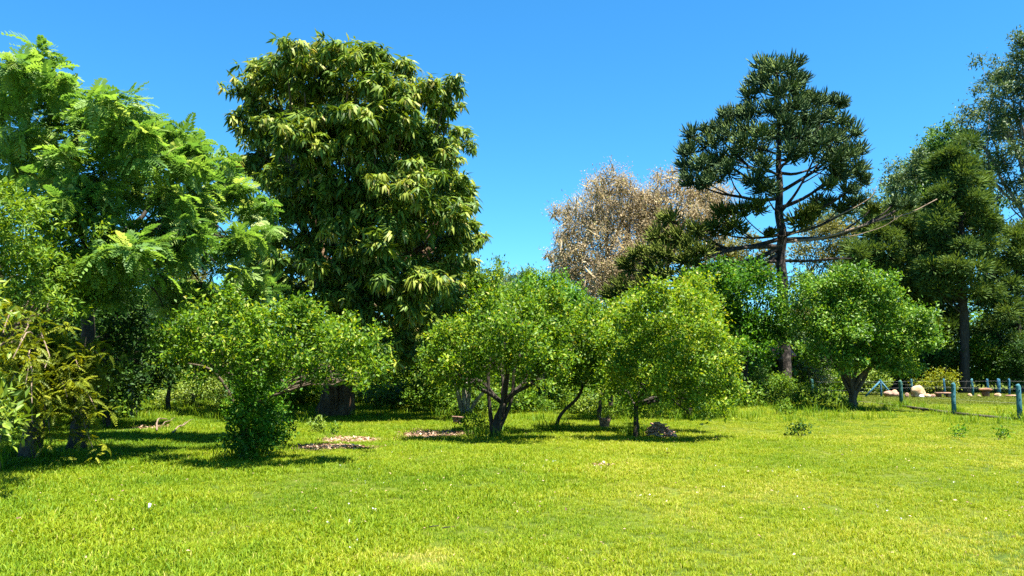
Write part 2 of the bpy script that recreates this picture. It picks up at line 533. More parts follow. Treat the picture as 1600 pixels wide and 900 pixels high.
def leafy(P, O, Tn, tmpl, size, per, r, spread=.9, up=.35, out=.8, tone=(.15, .85), nrm=(.4, .9, .42), rad=.6, hot=.04):
    """a spray of leaves at every twig tip"""
    n = len(P)
    tw = norm(O * out + UP * up + r.normal(size=(n, 3)) * .45)
    Pi = np.repeat(P, per, 0)
    tw_i = np.repeat(tw, per, 0)
    Oi = np.repeat(O, per, 0)
    m_ = n * per
    al = r.uniform(-.5, .9, m_)[:, None]
    D = norm(tw_i + r.normal(size=(m_, 3)) * spread)
    Pi = Pi + tw_i * al * size * 1.3 + r.normal(size=(m_, 3)) * size * rad
    N = norm(Oi * nrm[0] + SUN_DIR * nrm[1] + r.normal(size=(m_, 3)) * nrm[2])      # blades turn to the light
    S = size * r.uniform(.65, 1.2, m_)
    tn = np.clip(tone[0] + (tone[1] - tone[0]) * r.beta(2, 2.2, m_) + np.repeat(Tn, per), 0, .93)
    h = r.uniform(size=m_) < hot
    tn[h] = r.uniform(.88, 1, h.sum())
    return place(tmpl, Pi, D, N, S, tn)


def woody(root, base, fork, rtrunk, lobes, mat, r, limbs=4, lean=None, sides=10, rough=.18, trunk_pts=None, flare=1.5, taper=.7, limb_rough=.12, reach=.75):
    """trunk plus limbs that reach into the crown's masses; every limb its own mesh"""
    g = Geo()
    if trunk_pts is None:
        pts = curve(base - UP * .1, fork, 0, .03, 10, r)
    else:
        pts = np.asarray(trunk_pts)
    k = len(pts)
    t = np.linspace(0, 1, k)
    rad = rtrunk * (1 + (flare - 1) * np.exp(-t * 7)) * (1 - (1 - taper) * t)
    tube(g, pts, rad, sides, rough, r=r)
    obj('trunk', g.mesh('trunk', base, True), mat, root)
    fork = pts[-1]
    if not lobes:
        return
    cs = np.array([l[0] for l in lobes])
    az = np.arctan2(cs[:, 1] - fork[1], cs[:, 0] - fork[0])
    order = np.argsort(az + r.uniform(-.2, .2, len(az)))
    groups = [q for q in np.array_split(order, limbs) if len(q)]
    for q in groups:
        g = Geo()
        q = sorted(q, key=lambda i: np.linalg.norm(cs[i] - fork))
        main = cs[q[len(q) // 2]]
        tip = fork + (main - fork) * reach
        s = fork - (pts[-1] - pts[-2]) * r.uniform(0, 1.0)
        line = curve(s, tip, .10, .07, 9, r)
        r0 = rtrunk * taper * r.uniform(.6, .8)
        tube(g, line, np.linspace(r0, r0 * .35, 9), 7, limb_rough, r=r)
        for i in q[:6]:
            st = line[r.integers(3, 8)]
            e = st + (cs[i] - st) * reach
            if np.linalg.norm(e - st) < .15: continue
            ln = curve(st, e, .08, .08, 7, r)
            tube(g, ln, np.linspace(r0 * .42, r0 * .1, 7), 5, 0, r=r)
            for _ in range(2):
                s3 = ln[r.integers(2, 6)]
                e3 = s3 + rand_dirs(1, r)[0] * lobes[i][1] * .8 + UP * lobes[i][1] * .3
                tube(g, curve(s3, e3, .05, .08, 5, r), np.linspace(r0 * .16, r0 * .05, 5), 4, 0, r=r)
        obj('limb', g.mesh('limb', base, True), mat, root)


FEET = []
OV = leaf_ovate(.5)
OVN = leaf_ovate(.34)
LANCE = leaf_lance(.2, .6)


def broadleaf(name, label, cat, base_px, lobes, mat, seed, depth_r=1.5, leaf=OV, size=.09, dens=55, per=7, trunk_r=.08, fork_px=None,
              bark='bark', limbs=4, group=None, back=True, inner=.3, d=None, squash=.85, kw=None, trunk_px=None, stems=None, lump=.28, reach=.75, flare=1.5, thick=1.15, shrink=.95, twigs=False):
    r = np.random.default_rng(seed)
    base = ground(*base_px)
    if d is not None:
        base = at(base_px[0], 580, d)
    base[2] = float(gz(base[0], base[1])) if base[1] < 60 else 0.
    d = base[1]
    root = thing(name, label, cat, base, group)
    L = lobes_from_px(lobes, d, depth_r, r, back, shrink=shrink)
    if fork_px is None:
        top = max(l[0][2] for l in L)
        fork = base + np.array([r.normal() * .1, 0, top * .3])
    else:
        fork = at(fork_px[0], fork_px[1], d)
    tp = None
    if trunk_px:
        tp = np.array([base - UP * .1] + [at(x, y, d + o) for x, y, o in trunk_px])
        tt = np.linspace(0, len(tp) - 1, 14)
        tp = np.stack([np.interp(tt, np.arange(len(tp)), tp[:, k]) for k in range(3)], 1)
        for _ in range(2):
            tp[1:-1] = (tp[:-2] + 2 * tp[1:-1] + tp[2:]) / 4
    if d < 40: FEET.append((base[0], base[1], trunk_r))
    woody(root, base, fork, trunk_r, L, M[bark], r, limbs, trunk_pts=tp, reach=reach, flare=flare)
    for st in (stems or []):                         # further stems from the same root
        g = Geo()
        pp = np.array([base - UP * .1] + [at(x, y, d + o) for x, y, o in st[1:]])
        tt = np.linspace(0, len(pp) - 1, 12)
        pp = np.stack([np.interp(tt, np.arange(len(pp)), pp[:, k]) for k in range(3)], 1)
        for _ in range(2):
            pp[1:-1] = (pp[:-2] + 2 * pp[1:-1] + pp[2:]) / 4
        tube(g, pp, np.linspace(st[0], st[0] * .45, 12), 8, .15, r=r)
        obj('limb', g.mesh('limb', base, True), M[bark], root)
    P, O, Tn = sprays(L, dens * thick, r, inner, squash, lump=lump)
    V, T, A = leafy(P, O, Tn, leaf, size, per, r, **(kw or {}))
    obj('crown', mesh_from('crown', V - base, T, A), M[mat], root, 'stuff')
    if twigs:                                        # the net of fine twigs that carries the leaves
        k = r.uniform(size=len(P)) < .3
        D = norm(O[k] * .6 + UP * .7 + r.normal(size=(k.sum(), 3)) * .5)
        Lg = r.uniform(.7, 1.7, k.sum())
        V, T, A = place(leaf_ovate(.02), P[k] - D * Lg[:, None] * .8, D, rand_dirs(k.sum(), r), Lg, np.full(k.sum(), .75))
        obj('twigs', mesh_from('twigs', V - base, T, A), M[mat], root, 'stuff')
    return root


def shrub(name, label, cat, px, py_base, lobes, mat, seed, size=.09, dens=45, per=6, depth_r=.8, leaf=OV, group=None, d=None, kw=None, inner=.35, squash=.85, back=True):
    """several stems straight from the ground and a leafy body"""
    r = np.random.default_rng(seed)
    base = ground(px, py_base) if d is None else at(px, 580, d)
    base[2] = float(gz(base[0], base[1])) if base[1] < 60 else 0.
    root = thing(name, label, cat, base, group)
    L = lobes_from_px(lobes, base[1], depth_r, r, back, .1)
    for k in range(min(4, len(L))):
        g = Geo()
        c = L[r.integers(len(L))][0]
        ln = curve(base + np.array([r.normal() * .12, r.normal() * .12, -.05]), base + (c - base) * .9, .05, .06, 8, r)
        rr = max(.012, .012 * np.linalg.norm(c - base))
        tube(g, ln, np.linspace(rr, rr * .4, 8), 6, .1, r=r)
        obj('stem', g.mesh('stem', base, True), M['bark'], root)
    P, O, Tn = sprays(L, dens * 1.2, r, inner, squash)
    V, T, A = leafy(P, O, Tn, leaf, size, per, r, **(kw or {}))
    obj('foliage', mesh_from('foliage', V - base, T, A), M[mat], root, 'stuff')
    return root


# ------------------------------------------------------------------ far belt of woodland closing the view
def woodland():
    r = np.random.default_rng(91)
    g = Geo()
    P, O, Tn = [], [], []
    for k in range(110):
        px = r.uniform(-250, 1850)
        d = r.uniform(84, 125)
        top = 492 - 16 * math.sin(px * .011) + r.normal() * 9
        if 1300 < px < 1900: top -= 40
        if -400 < px < 300: top -= 60
        if 690 < px < 850: top = max(top, 474)
        b = at(px, 580, d); b[2] = 0
        zt = at(px, top, d)[2]
        tube(g, curve(b, b + UP * zt * .6, 0, .03, 5, r), np.linspace(.22, .1, 5), 6, 0, tone=.02, r=r)
        for q in range(6):
            rad = r.uniform(1.4, 2.5)
            c = b + np.array([r.normal() * 1.8, r.normal() * 1.8, r.uniform(.12, 1) * (zt - rad)])
            p, o, t = sprays([(c, rad, 1)], .4, r, .3, ncl=7)
            P.append(p); O.append(o); Tn.append(t)
    V, T, A = leafy(np.concatenate(P), np.concatenate(O), np.concatenate(Tn), OV, .6, 5, r, tone=(.1, .8))
    g.add(V, T, A)
    tag(obj('far_woodland', g.mesh('far_woodland'), M['bush']), 'far belt of mixed green trees closing the view behind the orchard', 'woodland', kind='stuff')


woodland()

# distant single trees whose tops stand against the sky
FAR = dict(leaf=OV, bark='bark_dark')
broadleaf('eucalyptus_tree', 'distant rounded bluish tree top in the sky gap beyond the orchard', 'tree', (806, 600), [(806, 440, 20), (800, 460, 24), (815, 470, 24)], 'euc', 301, d=82, depth_r=1.5, size=.34, dens=4, per=7, trunk_r=.3, **FAR)
broadleaf('slender_tree', 'thin wispy tree top beside the lower edge of the mango crown', 'tree', (738, 600), [(742, 412, 8), (734, 422, 9), (740, 440, 14), (748, 460, 20)], 'euc', 302, d=70, depth_r=.8, size=.3, dens=5, per=5, trunk_r=.15, **FAR)
broadleaf('slender_tree', 'lone small round tuft on a thin stem against the blue sky', 'tree', (778, 600), [(778, 411, 8), (776, 430, 7), (772, 450, 16), (778, 470, 22)], 'bush', 303, d=66, depth_r=.8, size=.28, dens=6, per=6, trunk_r=.14, **FAR)
broadleaf('slender_tree', 'sparse dark tree top next to the dry tan tree', 'tree', (828, 600), [(826, 432, 12), (832, 450, 16), (840, 470, 22)], 'bush', 304, d=74, depth_r=.8, size=.3, dens=4, per=6, trunk_r=.16, **FAR)
broadleaf('golden_tree', 'pale olive distant tree seen just past the tall araucaria trunk', 'tree', (1262, 600),
          [(1262, 400, 18), (1280, 372, 22), (1310, 365, 22), (1258, 440, 22), (1272, 470, 26), (1255, 500, 24), (1275, 520, 26), (1300, 400, 20)], 'golden', 305, d=74, depth_r=1.8, size=.30, dens=5, per=6, trunk_r=.25, **FAR)
broadleaf('golden_tree', 'dull olive tree filling in below the drooping araucaria limbs', 'tree', (1165, 600),
          [(1105, 395, 22), (1140, 388, 24), (1175, 385, 24), (1205, 400, 22), (1150, 415, 26), (1195, 430, 26), (1115, 425, 26), (1165, 450, 30)], 'golden', 307, d=68, depth_r=1.6, size=.28, dens=6, per=6, trunk_r=.22, **FAR)
broadleaf('eucalyptus_tree', 'hazy green eucalyptus seen through the gap under the araucaria limbs', 'tree', (1300, 600),
          [(1290, 330, 20), (1310, 350, 24), (1335, 345, 26), (1350, 325, 24), (1330, 395, 28), (1300, 420, 24), (1290, 450, 22), (1345, 430, 30)], 'euc', 306, d=80, depth_r=2, size=.32, dens=3.2, per=6, trunk_r=.3, **FAR)

# dry tan tree
TAN = [(960, 285, 24), (935, 310, 34), (985, 305, 30), (1040, 285, 26), (1065, 310, 30), (1020, 315, 30), (1100, 310, 34), (1130, 320, 26), (905, 335, 28), (950, 350, 42), (1000, 350, 40),
       (1050, 350, 40), (885, 372, 26), (920, 390, 40), (970, 400, 44), (1030, 400, 44), (875, 400, 20), (895, 430, 34), (940, 440, 40), (990, 450, 44), (915, 465, 30), (1090, 370, 36), (1120, 350, 30)]
broadleaf('dry_tree', 'large dry tan tree with brittle pale leaves and bare twigs', 'tree', (985, 600), TAN, 'tan', 310, d=62, depth_r=4, leaf=OVN, size=.20, dens=8.5, per=7, twigs=True, trunk_r=.35, bark='deadwood', limbs=9, inner=.3, reach=1.0, lump=.4, thick=1.2,
          kw=dict(up=.5, spread=1.1, tone=(.05, .9), rad=1.1, hot=.07))

# eucalyptus behind the conifer grove
broadleaf('eucalyptus_tree', 'broad bright green tree rising behind the dark conifer grove', 'tree', (1475, 600),
          [(1490, 215, 26), (1465, 235, 26), (1515, 240, 26), (1490, 260, 34), (1450, 270, 26), (1535, 275, 26), (1430, 300, 28), (1460, 320, 34), (1520, 320, 36), (1410, 330, 22), (1545, 330, 30), (1480, 370, 40)],
          'euc_green', 311, shrink=.85, d=78, depth_r=4, leaf=OV, size=.36, dens=5.5, per=7, trunk_r=.4, bark='bark_pale', limbs=6)
broadleaf('eucalyptus_tree', 'smaller greyish eucalyptus leaning out beside the bright green tree', 'tree', (1415, 600),
          [(1420, 272, 18), (1405, 290, 18), (1432, 255, 16), (1412, 310, 18), (1440, 275, 16), (1425, 330, 20)], 'euc', 312, d=72, depth_r=1.6, leaf=OV, size=.3, dens=6, per=6, trunk_r=.2, bark='bark_pale', limbs=4)
broadleaf('eucalyptus_tree', 'tallest grey green eucalyptus with curved bare limbs, cut off by the picture edge', 'tree', (1655, 605),
          [(1592, 62, 15), (1598, 90, 22), (1585, 120, 22), (1620, 80, 30), (1565, 122, 13), (1562, 145, 16), (1590, 150, 22), (1548, 172, 16), (1570, 190, 22), (1600, 185, 24), (1560, 215, 22),
           (1585, 240, 20), (1620, 150, 34), (1640, 110, 34), (1640, 220, 36), (1575, 270, 22), (1600, 285, 20), (1565, 250, 18), (1590, 320, 18), (1625, 300, 30), (1600, 360, 20), (1660, 180, 36), (1680, 260, 40), (1670, 330, 36)],
          'euc', 313, d=64, depth_r=3.5, leaf=OVN, thick=1.0, shrink=.72, size=.34, dens=9.5, per=7, trunk_r=.38, bark='bark_pale', limbs=9, inner=.2, reach=.95, fork_px=(1650, 420), kw=dict(up=-.05, tone=(.1, .95)))


# ------------------------------------------------------------------ conifers with tufts of strand-like twigs
def strands(C0, D0, L, R, curl, tone, r, K=6, upcurl=None):
    """bristly curved ropes: start C0, direction D0, length L; returns triangles"""
    n = len(C0)
    D0 = norm(D0)
    t = np.linspace(0, 1, K)[None, :, None]
    cu = np.asarray(curl)[:, None, None] if not np.isscalar(curl) else curl
    P = C0[:, None] + np.asarray(L)[:, None, None] * (D0[:, None] * t + UP * cu * t * t)
    a = norm(np.cross(D0, r.normal(size=(n, 3))))
    b = np.cross(D0, a)
    rad = np.where(np.arange(K) % 2 == 0, .75, 1.15) * np.linspace(1, .75, K)
    rad[-1] = .12
    th = np.arange(3) / 3 * 2 * math.pi
    tw = np.arange(K)[:, None] * .9 + th[None]
    ring = np.cos(tw)[None, :, :, None] * a[:, None, None] + np.sin(tw)[None, :, :, None] * b[:, None, None]
    V = P[:, :, None] + ring * (np.asarray(R)[:, None] * rad[None])[:, :, None, None]
    i, j = np.meshgrid(np.arange(K - 1), np.arange(3), indexing='ij')
    q = (i * 3 + j).ravel(); q2 = (i * 3 + (j + 1) % 3).ravel()
    T1 = np.concatenate([np.stack([q, q2, q2 + 3], 1), np.stack([q, q2 + 3, q + 3], 1)])
    T = (np.arange(n)[:, None, None] * 3 * K + T1[None]).reshape(-1, 3)
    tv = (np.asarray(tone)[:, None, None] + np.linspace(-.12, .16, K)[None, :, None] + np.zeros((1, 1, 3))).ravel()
    return V.reshape(-1, 3), T, np.clip(tv, 0, 1)


def tuft_geo(g, c, rad, out, r, n, thick, curl=.5, tone=.45, flat=.8, K=6, core=.25, ln=(.6, 1.0)):
    """a sea-anemone like head of twigs: strands leave a short core and bend upward"""
    d = rand_dirs(n, r)
    d[:, 2] = d[:, 2] * flat + .06
    d = norm(d + np.asarray(out) * .35)
    s = c + d * rad * core * r.uniform(.2, 1.3, n)[:, None]
    L = rad * r.uniform(ln[0], ln[1], n) * (1 - .38 * np.maximum(d[:, 2], 0))
    if K == 0:                                       # far trees: flat needle twigs
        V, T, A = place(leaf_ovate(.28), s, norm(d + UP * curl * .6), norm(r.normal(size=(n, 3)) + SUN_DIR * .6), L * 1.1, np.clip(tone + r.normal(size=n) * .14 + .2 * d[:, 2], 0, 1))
        g.add(V, T, A)
        return
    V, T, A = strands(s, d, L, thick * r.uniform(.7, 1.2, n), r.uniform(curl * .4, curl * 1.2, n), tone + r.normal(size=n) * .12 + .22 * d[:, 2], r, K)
    g.add(V, T, A)


def conifer(name, label, base_px, d, top_px, limbs, mat, seed, trunk_r, bark, n_str, thick, curl=.5, dead=(), tone=.4, flat=.8, low=None, K=6, rise=.12, extra=0, lean=0, sides=16, wood=None, core=.25, ln_=(.6, 1.0), fat=1.0):
    """limbs: (attach py on trunk, [(px, py, r_px, depth offset), ...]) -> limb part with tuft sub-parts"""
    r = np.random.default_rng(seed)
    base = at(base_px, 580, d); base[2] = 0.0
    top = at(top_px[0], top_px[1], d)
    root = thing(name, label, 'tree', base)
    g = Geo()
    pts = curve(base - UP * .2, top, 0, .006, 40, r)
    t = np.linspace(0, 1, 40)
    tr = trunk_r * (1 + .35 * np.exp(-t * 18)) * (1 - .82 * t ** 1.2)
    tube(g, pts, tr, sides, .16, r=r, freq=5)
    obj('trunk', g.mesh('trunk', base, True), M[bark], root)
    zs = pts[:, 2]

    def on_trunk(py):
        z = at(base_px, py, d)[2]
        return np.array([np.interp(z, zs, pts[:, k]) for k in range(3)]), float(np.interp(z, zs, tr))

    for ap, tufts in limbs:
        s, rt = on_trunk(ap)
        cs = [at(x, y, d + o) for x, y, _, o in tufts]
        rs = [q / F * (d + o) * fat for _, _, q, o in tufts]
        far = int(np.argmax([np.linalg.norm(c - s) for c in cs]))
        g = Geo()
        r0 = min(max(.04, .022 * np.linalg.norm(cs[far] - s)), rt * .6)
        ln = curve(s, cs[far], -rise * .6, .02, 10, r)
        tube(g, ln, np.linspace(r0, r0 * .35, 10), 7, .12, r=r)
        for k, c in enumerate(cs):
            if k == far: continue
            i = int(np.argmin(np.linalg.norm(ln[1:9] - (s + (c - s) * .55), axis=1))) + 1
            tube(g, curve(ln[i], c, -.05, .03, 6, r), np.linspace(r0 * .5, r0 * .25, 6), 5, 0, r=r)
        lo = obj('limb', g.mesh('limb', base, True), M[wood or bark], root)
        for c, q in zip(cs, rs):
            g = Geo()
            lowt = low is not None and at(base_px, low, d)[2] > c[2]
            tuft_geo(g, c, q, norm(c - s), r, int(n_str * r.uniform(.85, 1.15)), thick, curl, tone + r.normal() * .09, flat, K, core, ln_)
            for e in range(extra):                   # side heads round the main one
                o2 = rand_dirs(1, r)[0] * q * .74
                o2[2] *= .6
                tuft_geo(g, c + o2, q * r.uniform(.5, .68), norm(c + o2 - s), r, int(n_str * .5), thick, curl, tone + r.normal() * .09, flat, K, core, ln_)
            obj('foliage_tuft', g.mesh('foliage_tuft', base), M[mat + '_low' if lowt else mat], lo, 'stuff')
    for ap, pth, rr in dead:                         # bare limbs
        s, rt = on_trunk(ap)
        pp = np.array([s] + [at(x, y, d + o) for x, y, o in pth])
        tt = np.linspace(0, len(pp) - 1, 14)
        pp = np.stack([np.interp(tt, np.arange(len(pp)), pp[:, k]) for k in range(3)], 1)
        pp[1:-1] = (pp[:-2] + 2 * pp[1:-1] + pp[2:]) / 4
        g = Geo()
        tube(g, pp, np.linspace(rr, rr * .3, 14), 7, .2, r=r)
        for _ in range(3):
            i = r.integers(6, 13)
            tube(g, curve(pp[i], pp[i] + np.array([r.normal() * .5, r.normal() * .5, r.uniform(-.2, .5)]), 0, .08, 5, r), np.linspace(rr * .25, .008, 5), 4, 0, r=r)
        obj('dead_limb', g.mesh('dead_limb', base, True), M['deadwood' if rr < .08 else bark], root)
    return root


AR = [  # the tall araucaria, from the top down
    (150, [(1194, 106, 25, 0), (1236, 107, 25, .3), (1215, 112, 27, -1.0)]),
    (180, [(1192, 130, 24, -.6), (1178, 128, 18, .6), (1172, 150, 22, .2)]),
    (180, [(1238, 132, 24, -.5), (1252, 125, 18, .6), (1250, 155, 22, .3)]),
    (200, [(1215, 150, 26, -1.6), (1205, 175, 24, -1.8)]),
    (220, [(1180, 178, 24, -1.0), (1160, 178, 16, -.2)]),
    (225, [(1236, 172, 30, -1.6), (1225, 195, 24, -2.2)]),
    (235, [(1270, 165, 24, -.3), (1285, 160, 20, .8), (1262, 190, 28, -1.0)]),
    (240, [(1150, 185, 26, .3), (1130, 200, 20, .2), (1170, 205, 26, -1.2)]),
    (262, [(1280, 190, 28, -.6), (1308, 165, 20, .5), (1312, 192, 22, 0)]),
    (265, [(1250, 215, 30, -2.2), (1265, 240, 26, -2.4), (1235, 238, 24, -2.6)]),
    (275, [(1165, 232, 30, -1.8), (1142, 215, 24, -1.0), (1190, 215, 24, -2.4)]),
    (290, [(1115, 205, 20, .4), (1112, 225, 22, 0), (1125, 250, 24, -.4)]),
    (300, [(1082, 212, 20, .6), (1078, 240, 24, .2), (1100, 262, 26, -.6), (1072, 262, 20, .3)]),
    (310, [(1085, 285, 24, -.2), (1105, 285, 20, -1.0), (1138, 270, 24, -1.6)]),
    (300, [(1300, 220, 28, -.8), (1330, 210, 24, .2), (1318, 245, 28, -.6)]),
    (325, [(1335, 240, 24, .4), (1340, 265, 22, .2), (1312, 272, 26, -.6)]),
    (335, [(1298, 255, 26, -1.8), (1282, 225, 24, -2.4)]),
    (345, [(1345, 285, 18, 0), (1320, 300, 20, -.6), (1292, 292, 18, -1.0)]),
    (300, [(1190, 262, 24, -2.6), (1178, 285, 22, -2.4)]),
    (330, [(1195, 300, 26, -2.4), (1185, 325, 22, -2.2)]),
    (250, [(1210, 215, 26, 2.6), (1180, 240, 26, 2.8), (1245, 220, 28, 2.8), (1270, 215, 26, 2.2)]),
    (270, [(1150, 250, 26, 2.5), (1120, 275, 22, 2.0), (1295, 245, 26, 2.4), (1310, 275, 22, 2.0)]),
    (372, [(1245, 350, 24, -2.0), (1258, 335, 20, -2.4), (1205, 365, 12, -1.0)]),
    (365, [(1285, 320, 22, .6), (1310, 325, 22, .8), (1338, 318, 18, .5), (1268, 330, 18, -.4)]),
    (375, [(1360, 328, 14, .5), (1395, 320, 16, .4), (1420, 318, 14, .3)]),
    (365, [(1130, 335, 24, -.8), (1145, 355, 24, -1.4), (1120, 360, 24, -.6), (1155, 330, 20, .2)]),
    (372, [(1048, 345, 24, .4), (1030, 370, 24, 0), (1060, 372, 24, -.8), (1090, 360, 22, -1.2), (1080, 385, 24, -1.6)]),
    (385, [(1010, 395, 26, -.4), (1040, 400, 26, -1.4), (1070, 408, 24, -2.0), (1100, 395, 22, -2.2), (1015, 420, 26, -.8)]),
    (395, [(985, 420, 22, .2), (975, 450, 24, -.4), (1005, 450, 26, -1.0), (960, 465, 22, 0), (1040, 430, 26, -1.8), (1075, 435, 22, -2.4), (990, 470, 20, -.8)]),
]
conifer('araucaria_tree', 'tall araucaria with upturned dark tufts and a bare scaly trunk', 1226, 43.0, (1214, 112), AR, 'araucaria', 401, .36, 'bark_pine', 82, .042, .56,
        dead=[(378, [(1290, 372, 0), (1370, 345, .3), (1420, 335, .4), (1464, 311, .5)], .075),
              (372, [(1330, 328, -.4), (1362, 308, -.3), (1370, 291, -.2)], .035),
              (380, [(1330, 370, -.6), (1380, 355, -.6), (1410, 335, -.5)], .03),
              (385, [(1160, 386, -.6), (1110, 400, -1.2), (1085, 412, -1.6), (1050, 425, -1.8)], .13),
              (408, [(1185, 409, -.3), (1160, 413, -.5), (1120, 412, -.6)], .11),
              (407, [(1270, 408, -.3), (1300, 404, -.4), (1330, 404, -.5)], .11),
              (432, [(1250, 433, -.1), (1280, 433, -.1)], .035),
              (492, [(1248, 492, 0), (1260, 490, 0)], .05)],
        low=322, extra=2, rise=.14, tone=.46, K=5, fat=1.08)

r = np.random.default_rng(55)


def grove_limbs(cx, ytop, ybot, hw_top, hw_bot, n, rp, d, r, gap=.0):
    out = []
    for k in range(n):
        t = (k + .5) / n
        y = ytop + (ybot - ytop) * t
        hw = hw_top + (hw_bot - hw_top) * math.sin(math.pi * min(1, t * .9 + .1) * .62)
        ts = []
        a0 = r.uniform(0, 6.28)
        for q in range(3):
            a = a0 + q * 2.1 + r.normal() * .3
            u = r.uniform(.45, 1.0)
            ts.append((cx + math.cos(a) * hw * u, y + r.normal() * 9 + (1 - u) * -10, rp * r.uniform(.8, 1.25), math.sin(a) * hw * u / F * d))
        out.append((min(y + 26, 600), ts))
    return out


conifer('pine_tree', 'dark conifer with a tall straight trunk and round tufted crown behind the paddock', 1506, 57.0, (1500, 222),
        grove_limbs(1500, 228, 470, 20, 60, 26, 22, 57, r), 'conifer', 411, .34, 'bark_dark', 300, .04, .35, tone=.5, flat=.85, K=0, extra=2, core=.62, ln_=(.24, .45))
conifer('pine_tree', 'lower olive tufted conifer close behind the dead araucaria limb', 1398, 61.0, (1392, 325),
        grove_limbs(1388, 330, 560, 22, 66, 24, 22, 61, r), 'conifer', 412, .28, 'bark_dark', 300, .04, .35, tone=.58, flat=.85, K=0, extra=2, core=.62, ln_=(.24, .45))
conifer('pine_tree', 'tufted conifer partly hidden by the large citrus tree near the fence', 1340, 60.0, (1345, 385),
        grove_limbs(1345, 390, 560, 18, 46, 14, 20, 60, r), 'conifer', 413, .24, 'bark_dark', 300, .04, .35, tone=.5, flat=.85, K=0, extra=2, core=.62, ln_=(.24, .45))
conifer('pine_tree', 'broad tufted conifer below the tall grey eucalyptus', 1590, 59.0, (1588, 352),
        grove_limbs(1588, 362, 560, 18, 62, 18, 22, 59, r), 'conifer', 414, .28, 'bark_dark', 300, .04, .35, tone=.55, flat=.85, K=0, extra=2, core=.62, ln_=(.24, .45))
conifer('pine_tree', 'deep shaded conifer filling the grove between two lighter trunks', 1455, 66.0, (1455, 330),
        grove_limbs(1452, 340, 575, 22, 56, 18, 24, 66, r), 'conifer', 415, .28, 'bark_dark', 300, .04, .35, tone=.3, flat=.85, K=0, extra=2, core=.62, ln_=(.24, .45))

# understorey along the far fence
shrub('fence_shrub', 'yellow green bush spilling over the blue braced corner post', 'shrub', 1370, 618, [(1350, 598, 14), (1368, 590, 16), (1382, 602, 12), (1358, 608, 12)], 'lime', 421, d=53, size=.2, dens=14, depth_r=.7)
shrub('fence_shrub', 'light green hanging bush over the pale boulder', 'shrub', 1412, 618, [(1408, 572, 14), (1415, 585, 14), (1420, 565, 12)], 'bush', 422, d=55, size=.2, dens=14, depth_r=.7)
shrub('fence_shrub', 'mid green bush between the two thick grove trunks', 'shrub', 1550, 618, [(1535, 560, 18), (1560, 570, 22), (1545, 590, 18), (1575, 555, 18), (1530, 540, 14)], 'bush', 423, d=58, size=.22, dens=12, depth_r=1)
shrub('fence_shrub', 'dark rounded bush beside the blue end post', 'shrub', 1592, 618, [(1590, 575, 24), (1605, 590, 22), (1600, 555, 20)], 'shade', 424, d=56, size=.2, dens=14, depth_r=1)
shrub('fence_shrub', 'olive brown weedy bush behind the narrow slab', 'shrub', 1475, 618, [(1462, 600, 12), (1482, 592, 14), (1490, 605, 10), (1440, 600, 10)], 'shrub_olive', 425, d=54, size=.18, dens=14, depth_r=.6)
shrub('fence_shrub', 'dark bush in the deep shade behind the boulder', 'shrub', 1445, 618, [(1440, 580, 20), (1462, 570, 20), (1425, 560, 18), (1475, 560, 18)], 'shade', 426, d=58, size=.22, dens=11, depth_r=.8)
shrub('grey_shrub', 'soft grey green shrub between the scaly trunk and the large citrus', 'shrub', 1275, 622, [(1262, 545, 20), (1282, 560, 22), (1268, 575, 22), (1292, 545, 16), (1280, 590, 18)], 'greyleaf', 427, d=47, size=.17, dens=20, depth_r=.8, leaf=OVN)
shrub('fence_shrub', 'green shrub hugging the faded post behind the citrus trunk', 'shrub', 1300, 622, [(1285, 600, 16), (1305, 595, 18), (1325, 585, 16), (1318, 605, 14)], 'bush', 428, d=49, size=.17, dens=16, depth_r=.7)


# ------------------------------------------------------------------ big mango
def rosette(r, n=11, size=.28, tone=.5, tmpl=None):
    """a drooping head of long leaves round a twig tip"""
    az = r.uniform(0, 6.28, n)
    el = r.uniform(-1.0, .45, n)
    D = np.stack([np.cos(az) * np.cos(el), np.sin(az) * np.cos(el), np.sin(el)], 1)
    P = D * .03 + r.normal(size=(n, 3)) * .025
    V, T, A = place(tmpl or leaf_lance(.23, 1.0), P, D, np.tile(UP, (n, 1)) + r.normal(size=(n, 3)) * .25, size * r.uniform(.7, 1.15, n), np.clip(tone + r.normal(size=n) * .1, 0, 1))
    return V, T, A


def scatter_heads(root, base, P, heads, mat, name, r, limit, tilt=.3):
    """heads (variants of a leaf head) at points P; the ones showing largest to the viewer as parts, the rest joined"""
    px, py, z = project(P)
    inside = (px > -10) & (px < 1610) & (py > 0) & (py < 900)
    cell = (np.floor(px / 12).astype(int) * 4000 + np.floor(py / 12).astype(int))
    order = np.argsort(z)
    seen, pick = set(), []
    for i in order:
        if inside[i] and cell[i] not in seen:
            seen.add(cell[i]); pick.append(i)
    r.shuffle(pick)
    pick = set(pick[:limit])
    nv = len(heads)
    var = r.integers(nv, size=len(P))
    meshes = []
    for V, T, A in heads:
        me = mesh_from(name, V, T, A)
        me.materials.append(M[mat])
        meshes.append(me)
    g = Geo()
    az = r.uniform(0, 6.28, len(P))
    sc = r.uniform(.8, 1.2, len(P))
    tl = r.normal(size=(len(P), 2)) * tilt
    for i in range(len(P)):
        if i in pick:
            o = bpy.data.objects.new(name, meshes[var[i]])
            C.objects.link(o)
            o.parent = root
            o.location = P[i] - base
            o.rotation_euler = (tl[i, 0], tl[i, 1], az[i])
            o.scale = (sc[i],) * 3
        else:
            V, T, A = heads[var[i]]
            R = np.array(Euler((tl[i, 0], tl[i, 1], az[i])).to_matrix())
            g.add(V @ R.T * sc[i] + P[i], T, A)
    obj('crown', g.mesh('crown', base), M[mat], root, 'stuff')


